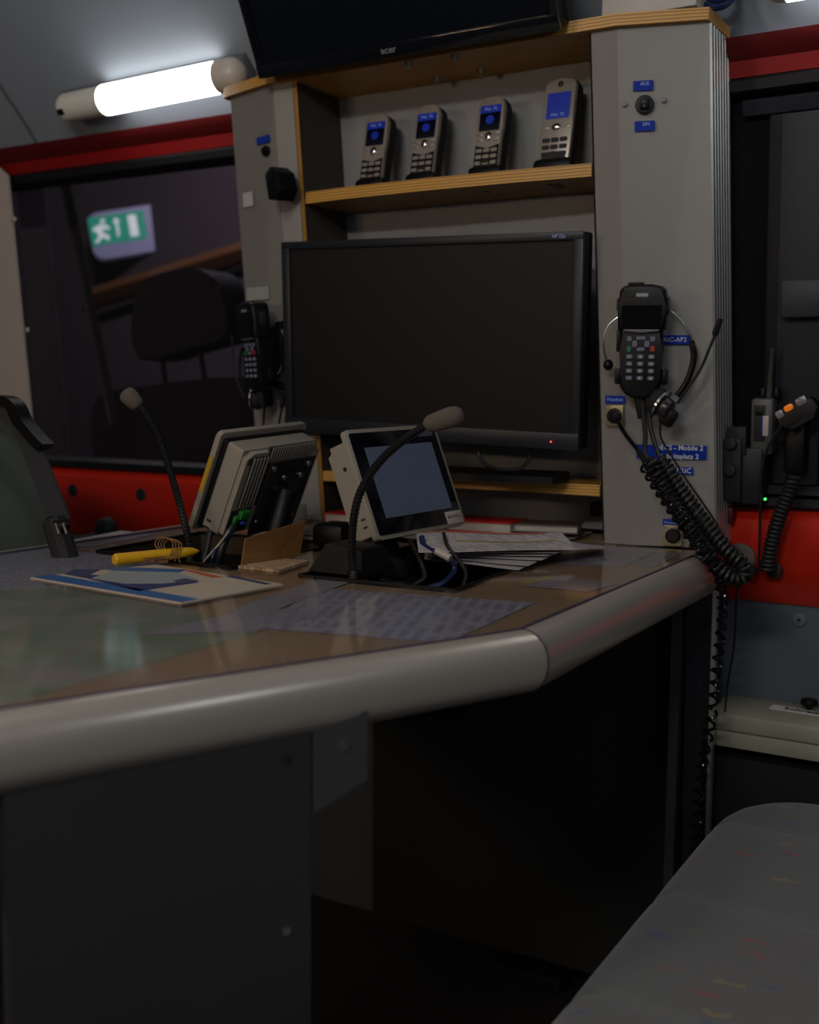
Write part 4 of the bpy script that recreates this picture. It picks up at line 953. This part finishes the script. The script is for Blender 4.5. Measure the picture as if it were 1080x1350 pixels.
# standing card in clear sleeve
c0, c1 = onD(318, 748), onD(405, 735)
c1 = c0+(c1-c0)*1.0
Fc = fr((c0+c1)/2, c1-c0, V((.10, .25, 1)))
tlc, trc = loc_on(Fc, 324, 710), loc_on(Fc, 413, 683); blc, brc = loc_on(Fc, 318, 748), loc_on(Fc, 404, 731)
t = thing('card_holder', 'brown card in a clear acrylic sleeve leaning over the edge of the left well', 'card holder', frame=Fc)
mid = lambda a, c, k: a.lerp(c, k)
B().poly([blc+V((0, .001, 0)), mid(blc, brc, .90), mid(tlc, trc, .88), tlc], (0, 0, -.0012)).build('brown_card', wood('brown_card', rgb(166, 122, 72), rgb(140, 98, 54), (2, 8, 1), .5), t)
B().poly([blc, brc, trc, tlc], (0, 0, .0016)).build('clear_sleeve', M_SLEEVE, t)
# small wood card with print lying in front of it
q = [onD(314, 749), onD(372, 739), onD(408, 742), onD(368, 755)]
c_ = sum(q, V((0, 0, 0)))/4; b = B(); b.poly([p-c_ for p in q], (0, 0, .003)); o = b.build('name_card', printed('wood_print', rgb(168, 140, 108), rgb(110, 80, 60), 140, .5)); o.location = c_
tag(o, 'small tan printed card lying flat between the desk wells', 'card')

# white adapter, books, papers under the monitor shelf
a_ = onZ(397, 697, ZD); t = thing('white_adapter', 'small pale box with a slot behind the left touch panel', 'adapter', V((-1.045, -.075, ZD)))
B().box((0, 0, .017), (.060, .046, .034), .005).build('housing', mat('pale_plastic', rgb(160, 158, 146), .45), t)
B().box((-.008, -.0232, .020), (.018, .002, .007), .001).build('slot', M_DGREY, t)
def book(c, w, d, h, rot, m, label):
    t = thing('book', label, 'book', c); t.rotation_euler = (0, 0, rot)
    B().box((0, 0, h/2), (w-.004, d-.004, h-.004)).build('pages', mat('page_edges', rgb(180, 172, 162), .7), t)
    B().box((0, 0, h-.001), (w, d, .002), .0005).box((0, 0, .001), (w, d, .002), .0005).box((-w/2+.001, 0, h/2), (.002, d, h), .0005).build('cover', m, t)
    return t
MR = mat('red_cover', rgb(170, 22, 20), .45)
book(V((-.955, .035, ZD)), .10, .12, .017, 0, MR, 'red book behind the left well, under the monitor shelf')
book(V((-.735, .012, ZD+.004)), .10, .075, .016, .10, MR, 'red book on top of the papers under the monitor shelf')
book(V((-.655, .035, ZD+.006)), .11, .06, .012, .25, mat('brown_cover', rgb(92, 76, 62), .5), 'thin brown booklet behind the red book')
rng = random.Random(3)
PB = mat('white_paper', rgb(164, 158, 158), .6)
def put_sheet(quad, zs, m, label, wave=.0015, group='loose papers stacked behind the right well', nm='paper_sheet', f2=None):
    """a sheet with its corners (back left, back right, front right, front left) at the given heights"""
    A_, B_2, C_, D_ = [onZ(x, y, z) for (x, y), z in zip(quad, zs)]
    ph = rng.uniform(0, 6)
    def f(u, v):
        p = A_.lerp(B_2, u).lerp(D_.lerp(C_, u), v); return (p.x, p.y, p.z+wave*math.sin(u*7+ph)*math.sin(v*3.0+.6)+(f2(u, v) if f2 else 0))
    o = B().grid(20, 8, f, (0, 0, -.0005)).build(nm, m, angle=60)
    tag(o, label, 'paper', group); return o, f
def curled(cx, cy, w, d, rot, z, curl, m, label, nm='paper_sheet', group=None):
    def f(u, v):
        x, y = (u-.5)*w, (v-.5)*d
        c, s = math.cos(rot), math.sin(rot); return (cx+x*c-y*s, cy+x*s+y*c, z+.0008*math.sin(u*9+v*5)+curl*max(0, u-.62)**2*6)
    o = B().grid(18, 8, f, (0, 0, -.0005)).build(nm, m, angle=60); return tag(o, label, 'paper', group)
stack = [(((560, 716), (745, 722), (684, 751), (560, 737)), 'bottom sheet of the loose stack, its corner sticking out over the right well'),
         (((565, 714), (742, 722), (697, 746), (562, 733)), 'second sheet from the bottom of the loose stack by the right well'),
         (((570, 712), (750, 723), (715, 738), (566, 731)), 'third sheet of the loose stack, its corner turned toward the desk edge'),
         (((566, 711), (752, 722), (722, 733), (570, 729)), 'fourth sheet of the loose stack, slightly turned'),
         (((570, 708), (758, 721), (735, 729), (566, 727)), 'white sheet just under the list sheet on the loose stack')]
for i, (qd, lb) in enumerate(stack):
    z_ = ZD+.0018+.0026*i; put_sheet(qd, (z_, z_, z_, z_), PB, lb, .0008)
PC = printed('list_print', rgb(164, 156, 154), rgb(134, 128, 134), 110, .5, 16)
o, ftop = put_sheet(((548, 700), (741, 703), (760, 724), (552, 728)), (ZD+.034, ZD+.030, ZD+.0165, ZD+.017), PC, 'top list sheet with orange and yellow lines on the loose stack', .0012, group=None, nm='list_sheet')
b = B(); b.grid(20, 1, lambda u, v: V(ftop(u*.88, .04+.05*v))+V((0, 0, .0006))); b.build('orange_line', mat('print_orange', rgb(176, 72, 26), .5), o)
b = B(); b.grid(20, 1, lambda u, v: V(ftop(.25+u*.65, .50+.05*v))+V((0, 0, .0006))); b.build('yellow_line', mat('yellow_marker', rgb(150, 140, 60), .6), o)
put_sheet(((735, 712), (792, 719), (801, 723), (742, 725)), (ZD+.016, ZD+.004, ZD+.008, ZD+.014), PB, 'white sheet curling out flat toward the right column', .001, group=None)
curled(-.92, -.10, .20, .12, .1, ZD+.0015, 0, printed('magazine_print', rgb(140, 130, 134), rgb(96, 62, 74), 40, .6), 'printed magazine sheet between the touch panels at the back', group=None)
curled(-.84, -.075, .16, .10, -.2, ZD+.004, 0, PB, 'white sheet behind the right touch panel', group=None)
curled(-.80, .03, .40, .12, .03, ZD+.0008, 0, PC, 'wide printed sheet lying under the monitor shelf', group=None)

# ================================================================== RIGHT HAND WALL EQUIPMENT
def wb(name, quad, off, depth, m, parent=None, bev=.002):
    """box on the wall given its pixel rectangle: front face at off"""
    (x0, y0), (x1, y1) = quad; a = on_wall(x0, y0, off); c = on_wall(x1, y1, off)
    cx, cz = (a.x+c.x)/2, (a.z+c.z)/2; w, h = abs(c.x-a.x), abs(a.z-c.z)
    p = wallp(cx, cz, off-depth/2)
    return B().box(p, (w, depth, h), bev, rot=Matrix.Rotation(.073, 3, 'X')).build(name, m, parent)
br_ = thing('window_rail', 'vertical dark grey rail with a square clamp on the black right window', 'rail')
wb('rail', ((1031, 148), (1077, 640)), .020, .03, M_DGREY, br_)
wb('rail', ((1015, 150), (1030, 640)), .008, .02, mat('very_dark_plastic', rgb(16, 17, 20), .6, spec=.2), br_)
wb('clamp', ((1028, 368), (1086, 418)), .040, .026, mat('clamp_grey', rgb(48, 50, 56), .5, spec=.3), br_, .006)
o = structure(B().poly([wallp(-.40, 1.318, .004), wallp(1.25, 1.318, .004), wallp(1.25, 1.336, .014), wallp(-.40, 1.336, .014)], (0, .03, 0)).build('trim_7', mat('dark_blue_grey_trim', rgb(40, 44, 52), .35)))
o = structure(B().poly([wallp(-.40, .812, .02), wallp(1.25, .812, .02), wallp(1.25, .824, .012), wallp(-.40, .824, .012)], (0, .03, 0)).build('trim_8', M_DGREY))
# charger box with radio
ch = thing('radio_charger', 'dark grey charger box with two round knobs at the right column', 'charger')
wb('housing', ((962, 588), (1004, 664)), .052, .05, mat('charger_grey', rgb(34, 36, 40), .5, spec=.3), ch, .003)
wb('side_bracket', ((950, 577), (976, 662)), .060, .012, M_DGREY, ch, .003)
wb('top_bracket', ((959, 562), (983, 600)), .056, .010, M_DGREY, ch, .002)
for x, y in ((964, 585), (963, 620)):
    p = on_wall(x, y, .061); B().cyl(p, p+V((0, -.006, 0)), .0085, n=20, bev=.002).build('knob', M_DGREY, ch)
wb('red_fitting', ((956, 668), (966, 690)), .045, .02, M_DARKRED, ch, .003)
p = on_wall(1009, 658, .056); B().ball(p, .0018).build('charge_light', mat('green_led', (.05, 1, .1, 1), .4, emit=3), ch)
wt = thing('walkie_talkie', 'grey handheld radio with antenna standing in the charger box', 'radio')
wb('body', ((990, 524), (1018, 600)), .050, .030, mat('radio_grey', rgb(70, 72, 70), .45), wt, .005)
wb('front_panel', ((994, 534), (1008, 582)), .052, .004, M_DGREY, wt, .001)
wb('speaker_port', ((996, 538), (1006, 548)), .0535, .004, M_BLACK, wt, .001)
wb('white_label', ((1006, 548), (1013, 575)), .0535, .004, mat('sticker_white', rgb(176, 166, 156), .5), wt, .0004)
wb('blue_label', ((1004, 548), (1006.5, 572)), .0534, .004, M_BLUE, wt, .0004)
a, c = on_wall(1014, 524, .036), on_wall(1019, 459, .036)
B().tube([a, a.lerp(c, .1), a.lerp(c, .93), a.lerp(c, .94), c], [.0042, .0042, .0030, .0034, .0034], 10).build('antenna', mat('dull_olive_grey', rgb(56, 56, 52), .5), wt)
for x, r in ((1006, .0055), (1024, .005)):
    p = on_wall(x, 524, .036); B().cyl(p, p+V((0, 0, .013)), r, r*.9, n=14, bev=.001).build('knob', M_BLACK, wt)
hm = thing('hand_microphone', 'black hand microphone with orange button hanging right of the handheld radio', 'microphone')
F3 = fr(on_wall(1054, 545, .06), V((.85, 0, .5)), V((-.5, 0, .85)))
B_h = B(); B_h.prism(rr(0, 0, .052, .030, .010), -.014, .012, .004, 3); o = B_h.build('body', M_BLACK, hm); o.matrix_local = F3
o = B().rrect(-.006, .012, .012, .008, .003, .008, .0145, .001).build('orange_button', mat('orange_button', rgb(230, 120, 10), .4, emit=.25), hm); o.matrix_local = F3
o = B().rrect(.012, .012, .014, .010, .002, .006, .0140, .001).rrect(-.020, .010, .010, .010, .002, .006, .0135, .001).build('silver_key', mat('silver_key', rgb(120, 120, 126), .3, metal=.5), hm); o.matrix_local = F3
wb('holder', ((1034, 552), (1060, 625)), .050, .04, M_BLACK, hm, .006)
b = B(); pth = [on_wall(x, y, o) for x, y, o in ((1042, 556, .062), (1030, 564, .064), (1022, 574, .064), (1013, 590, .062), (1006, 610, .060), (1003, 640, .058), (1002, 700, .05), (1000, 752, .045))]
b.tube(smooth(pth, 8), .0020, 8); b.tube(helix(smooth(pth[:3], 6), .0035, .004, 8), .0012, 5); b.build('cord', M_CORD, hm)
rt = [on_wall(x, y, .055) for x, y in ((1047, 628), (1040, 650), (1028, 680), (1018, 715), (1011, 752))]
t = thing('ribbed_hose', 'thick ribbed black coiled cord hanging in front of the red sill', 'cord')
B().tube(helix(smooth(rt, 8), .0080, .0060, 10), .0028, 6).build('coil', M_CORD, t)
B().tube(smooth(rt, 8), .0072, 10).build('core', M_MATTE, t)
p = on_wall(1022, 751, .03); tag(B().cyl(p, p+V((0, -.008, 0)), .011, n=24, bev=.002).build('round_plug', mat('dark_olive_plug', rgb(36, 30, 26), .5)), 'round dark plug in the red sill beside the ribbed cord', 'plug')
p = on_wall(1054, 817, .0); t = thing('panel_fastener', 'round grey fastener with a dark centre on the grey wall panel', 'fastener', p)
B().cyl((0, .002, 0), (0, -.003, 0), .0095, n=24, bev=.001).build('disc', mat('fastener_grey', rgb(104, 106, 110), .4), t)
B().cyl((0, -.003, 0), (0, -.0042, 0), .0022, n=10).build('centre', M_MATTE, t)
# dark discs stand in for the shaded recessed holes of the left red sill
for (px, py) in ((96, 646), (186, 652)):
    p = on_wall(px, py, .028); o = B().cyl(V((0, .002, 0)), V((0, -.002, 0)), .0125, n=26, bev=.001).build('sill_hole_disc', M_DGREY); o.location = p; o.rotation_euler = (.0, 0, 0)
    tag(o, 'left of the two round dark discs standing for holes in the red sill under the window' if px == 96 else 'right of the two round dark discs standing for holes in the red sill under the window', 'plug')
bk_ = thing('seat_buckle_stalk', 'black rounded fitting rising in front of the red sill left of the desk', 'fitting')
B().ball(onY(140, 700, -.02), .024, (1.0, .8, 1.1), rot=Matrix.Rotation(.5, 3, 'Y')).build('cover', M_MATTE, bk_)
B().tube(smooth([onY(140, 705, -.02), onY(115, 712, -.05), onY(92, 722, -.08), onY(85, 750, -.1)], 6), .010, 10).tube([onY(85, 750, -.1), V((onY(85, 750, -.1).x, -.1, 0))], .010, 10).build('stalk', M_MATTE, bk_)

# cream box below with knob and label
cbx = thing('cream_case', 'cream metal flat box with black knob below the right wall panel', 'case')
z1_ = onY(950, 912, .15).z
zt_ = .512
f0, f1 = onZ(930, 937, zt_), onZ(1080, 962, zt_)
print('cream', z1_, f0, f1)
yb = .150
B().box((.05, (f0.y+yb)/2, zt_-.012), (2*(.05-f0.x), yb-f0.y, .024), .004).build('lid', M_BEIGE, cbx)
B().box((.05, (f0.y+yb)/2+.001, zt_-.036), (2*(.05-f0.x)-.006, yb-f0.y, .022), .002).build('body', M_BEIGE, cbx)
kx = onZ(1067, 927, zt_+.010)
B().cyl((kx.x, kx.y, zt_), (kx.x, kx.y, zt_+.008), .004).cyl((kx.x, kx.y, zt_+.006), (kx.x, kx.y, zt_+.016), .0115, n=20, bev=.003).build('knob', M_BLACK, cbx)
lx = onZ(1024, 933, zt_); F4 = fr((lx.x, lx.y, zt_+.0006), (1, -.05, 0), (0.05, 1, 0))
lb = B().box((.055, 0, 0), (.125, .021, .0008)).build('label_strip', mat('bright_label', rgb(225, 222, 216), .5), cbx); lb.matrix_local = F4
tx = text('Schreibunterlagen', .0170, M_BLACK, cbx, 0, 0, 0, align='LEFT', bold=.0003); tx.matrix_local = F4 @ Matrix.Translation((.010, 0, .0008))
tag(B().box((.05, .10, .30), (.94, .10, .30), .004).build('lower_locker', M_MATTE), 'black locker under the cream box beside the bench', 'locker')

# ================================================================== SEATS
fab = mat('confetti_seat_cloth', rgb(96, 97, 96), .9, sheen=.2); nt, N, L, bs = nodes_of(fab)
tc = N.new('ShaderNodeTexCoord')
base_n = N.new('ShaderNodeTexNoise'); base_n.inputs['Scale'].default_value = 700; base_n.inputs['Detail'].default_value = 2
mxb = N.new('ShaderNodeMix'); mxb.data_type = 'RGBA'; mxb.inputs[6].default_value = rgb(78, 80, 82); mxb.inputs[7].default_value = rgb(118, 117, 114)
L.new(tc.outputs['Object'], base_n.inputs['Vector']); L.new(base_n.outputs['Fac'], mxb.inputs[0]); prev = mxb.outputs[2]
for i, (colr, th, rz) in enumerate(((rgb(170, 50, 44), .13, .4), (rgb(50, 74, 130), .13, -.3), (rgb(170, 140, 50), .13, .9), (rgb(60, 110, 70), .10, .1))):
    mp = N.new('ShaderNodeMapping'); mp.inputs['Location'].default_value = (i*3.7, i*1.9, 0); mp.inputs['Rotation'].default_value = (0, 0, rz); mp.inputs['Scale'].default_value = (9, 34, 1)
    dn = N.new('ShaderNodeTexNoise'); dn.inputs['Scale'].default_value = 60; dn.inputs['Detail'].default_value = 1
    ad = N.new('ShaderNodeVectorMath'); ad.operation = 'MULTIPLY_ADD'; ad.inputs[1].default_value = (.02, .02, 0)
    vo = N.new('ShaderNodeTexVoronoi'); vo.inputs['Scale'].default_value = 1.0; vo.inputs['Randomness'].default_value = 1
    ls = N.new('ShaderNodeMath'); ls.operation = 'LESS_THAN'; ls.inputs[1].default_value = th
    mxx = N.new('ShaderNodeMix'); mxx.data_type = 'RGBA'; mxx.inputs[7].default_value = colr
    sc_ = N.new('ShaderNodeMath'); sc_.operation = 'MULTIPLY'; sc_.inputs[1].default_value = .38
    L.new(tc.outputs['Object'], dn.inputs['Vector']); L.new(dn.outputs['Color'], ad.inputs[0]); L.new(tc.outputs['Object'], ad.inputs[2])
    L.new(ad.outputs[0], mp.inputs[0]); L.new(mp.outputs[0], vo.inputs['Vector']); L.new(vo.outputs['Distance'], ls.inputs[0])
    L.new(ls.outputs[0], sc_.inputs[0]); L.new(sc_.outputs[0], mxx.inputs[0]); L.new(prev, mxx.inputs[6]); prev = mxx.outputs[2]
L.new(prev, bs.inputs['Base Color'])
bp = N.new('ShaderNodeBump'); bp.inputs['Strength'].default_value = .5; bp.inputs['Distance'].default_value = .0008
L.new(base_n.outputs['Fac'], bp.inputs['Height']); L.new(bp.outputs['Normal'], bs.inputs['Normal'])
X0_, X1_, Y0_, Y1_, ZT_ = -.355, .17, -1.10, -.045, .452
bench = thing('bench_seat', 'grey bench seat cushion with coloured flecks in the lower right', 'bench', ((X0_+X1_)/2, (Y0_+Y1_)/2, 0))
ox, oy = (X0_+X1_)/2, (Y0_+Y1_)/2; hw, hd = (X1_-X0_)/2, (Y1_-Y0_)/2
def cush(u, v):
    # superellipse box: angle-wise mapping, rounded rim
    x, y = (u*2-1), (v*2-1)
    ex = lambda a: math.copysign(1-(1-abs(a))**1.0, a)
    px_, py_ = x*hw, y*hd
    dx = hw-abs(px_); dy = hd-abs(py_); r = .055
    # corner rounding in plan
    cr_ = .13
    if dx < cr_ and dy < cr_:
        qx, qy = cr_-dx, cr_-dy; k_ = max(qx, qy)/max(1e-6, math.hypot(qx, qy))
        px_ = math.copysign(hw-cr_+qx*k_, px_); py_ = math.copysign(hd-cr_+qy*k_, py_)
        dmin = cr_-math.hypot(qx*k_, qy*k_)
    else: dmin = min(dx, dy)
    dmin = max(0, dmin)
    z = ZT_-.085+(.085 if dmin > r else math.sqrt(max(0, 1-(1-dmin/r)**2))*.085)
    yw, xw = py_+oy, px_+ox
    for s0 in (-.20, -.42, -.64, -.86):                      # stitched channels
        g = yw-s0-.10*(xw-ox)**2*4
        z -= (.007*math.exp(-(g/.005)**2)+.003*math.exp(-(g/.03)**2))*min(1, dmin/.06)
    z += .006*math.cos(px_/hw*1.2)
    return (px_, py_, z)
def cushion_obj():
    b = B(); b.grid(60, 300, cush); bm = b.bm
    # side skirt
    bd = [e for e in bm.edges if e.is_boundary]
    ex_ = bmesh.ops.extrude_edge_only(bm, edges=bd)
    for v in [g for g in ex_['geom'] if isinstance(g, bmesh.types.BMVert)]: v.co.z -= .06
    return b.build('cushion', fab, bench, angle=80)
cushion_obj()
B().box((0.01, 0, .155), (hw*2-.10, hd*2-.10, .29), .01).build('base_box', M_MATTE, bench)
# left seat with belt
D2 = -.33
ls_ = thing('left_seat', 'grey green seat backrest with black belt strap behind the desk at far left', 'seat', onY(0, 740, D2))
def s2(px, py, dy=0): return onY(px, py, D2+dy-(.12 if dy else 0))-ls_.location
o2 = [(-160, 760), (-160, 540), (-100, 525), (-30, 527), (20, 545), (45, 575), (60, 620), (80, 680), (95, 760)]
b = B(); b.poly([s2(p.x, p.y) for p in smooth([V((x, y, 0)) for x, y in o2], 4)], (0, -.12, 0))
bmesh.ops.bevel(b.bm, geom=[e_ for e_ in b.bm.edges if abs(e_.verts[0].co.y-e_.verts[1].co.y) < 1e-6], offset=.02, segments=3, affect='EDGES', clamp_overlap=True)
b.build('backrest', mat('olive_grey_seat_cloth', rgb(74, 80, 74), .9, bump=.3, bscale=900, var=.1, vscale=20), ls_)
def band(pts, w, dy, th=.004):
    P = smooth([V((x, y, 0)) for x, y in pts], 6); b = B(); L1 = []; L2 = []
    for i, p in enumerate(P):
        d_ = (P[min(i+1, len(P)-1)]-P[max(0, i-1)]).normalized(); n_ = V((-d_.y, d_.x, 0))*w/2
        L1.append(p+n_); L2.append(p-n_)
    g1 = [[s2(q.x, q.y, dy) for q in L1], [s2(q.x, q.y, dy) for q in L2]]
    b.grid(1, len(P)-1, lambda u, v: g1[int(round(u))][int(round(v*(len(P)-1)))], (0, th, 0)); return b
band([(-20, 535), (12, 548), (36, 580), (52, 620), (68, 660), (78, 688)], 26, -.02).build('belt_strap', mat('belt_webbing', rgb(40, 42, 46), .7), ls_)
band([(-60, 528), (-10, 527), (10, 533), (22, 556), (40, 578), (52, 590)], 12, -.03, .02).build('side_guard', M_BLACK, ls_)
B().box(s2(76, 692, -.03), (.032, .016, .014), .004, rot=Matrix.Rotation(.3, 3, 'Y')).build('buckle', M_BLACK, ls_)
B().tube([s2(72, 686, -.025), s2(88, 740, -.03)], .016, 10).build('buckle_housing', M_MATTE, ls_)
for x in (75, 85): B().tube([s2(x-2, 690, -.045), s2(x+3, 704, -.047)], .0017, 6).build('buckle_pin', M_CHROME, ls_)
B().box((-.12, .02, -.35), (.36, .36, .45), .03).build('seat_base', M_MATTE, ls_)
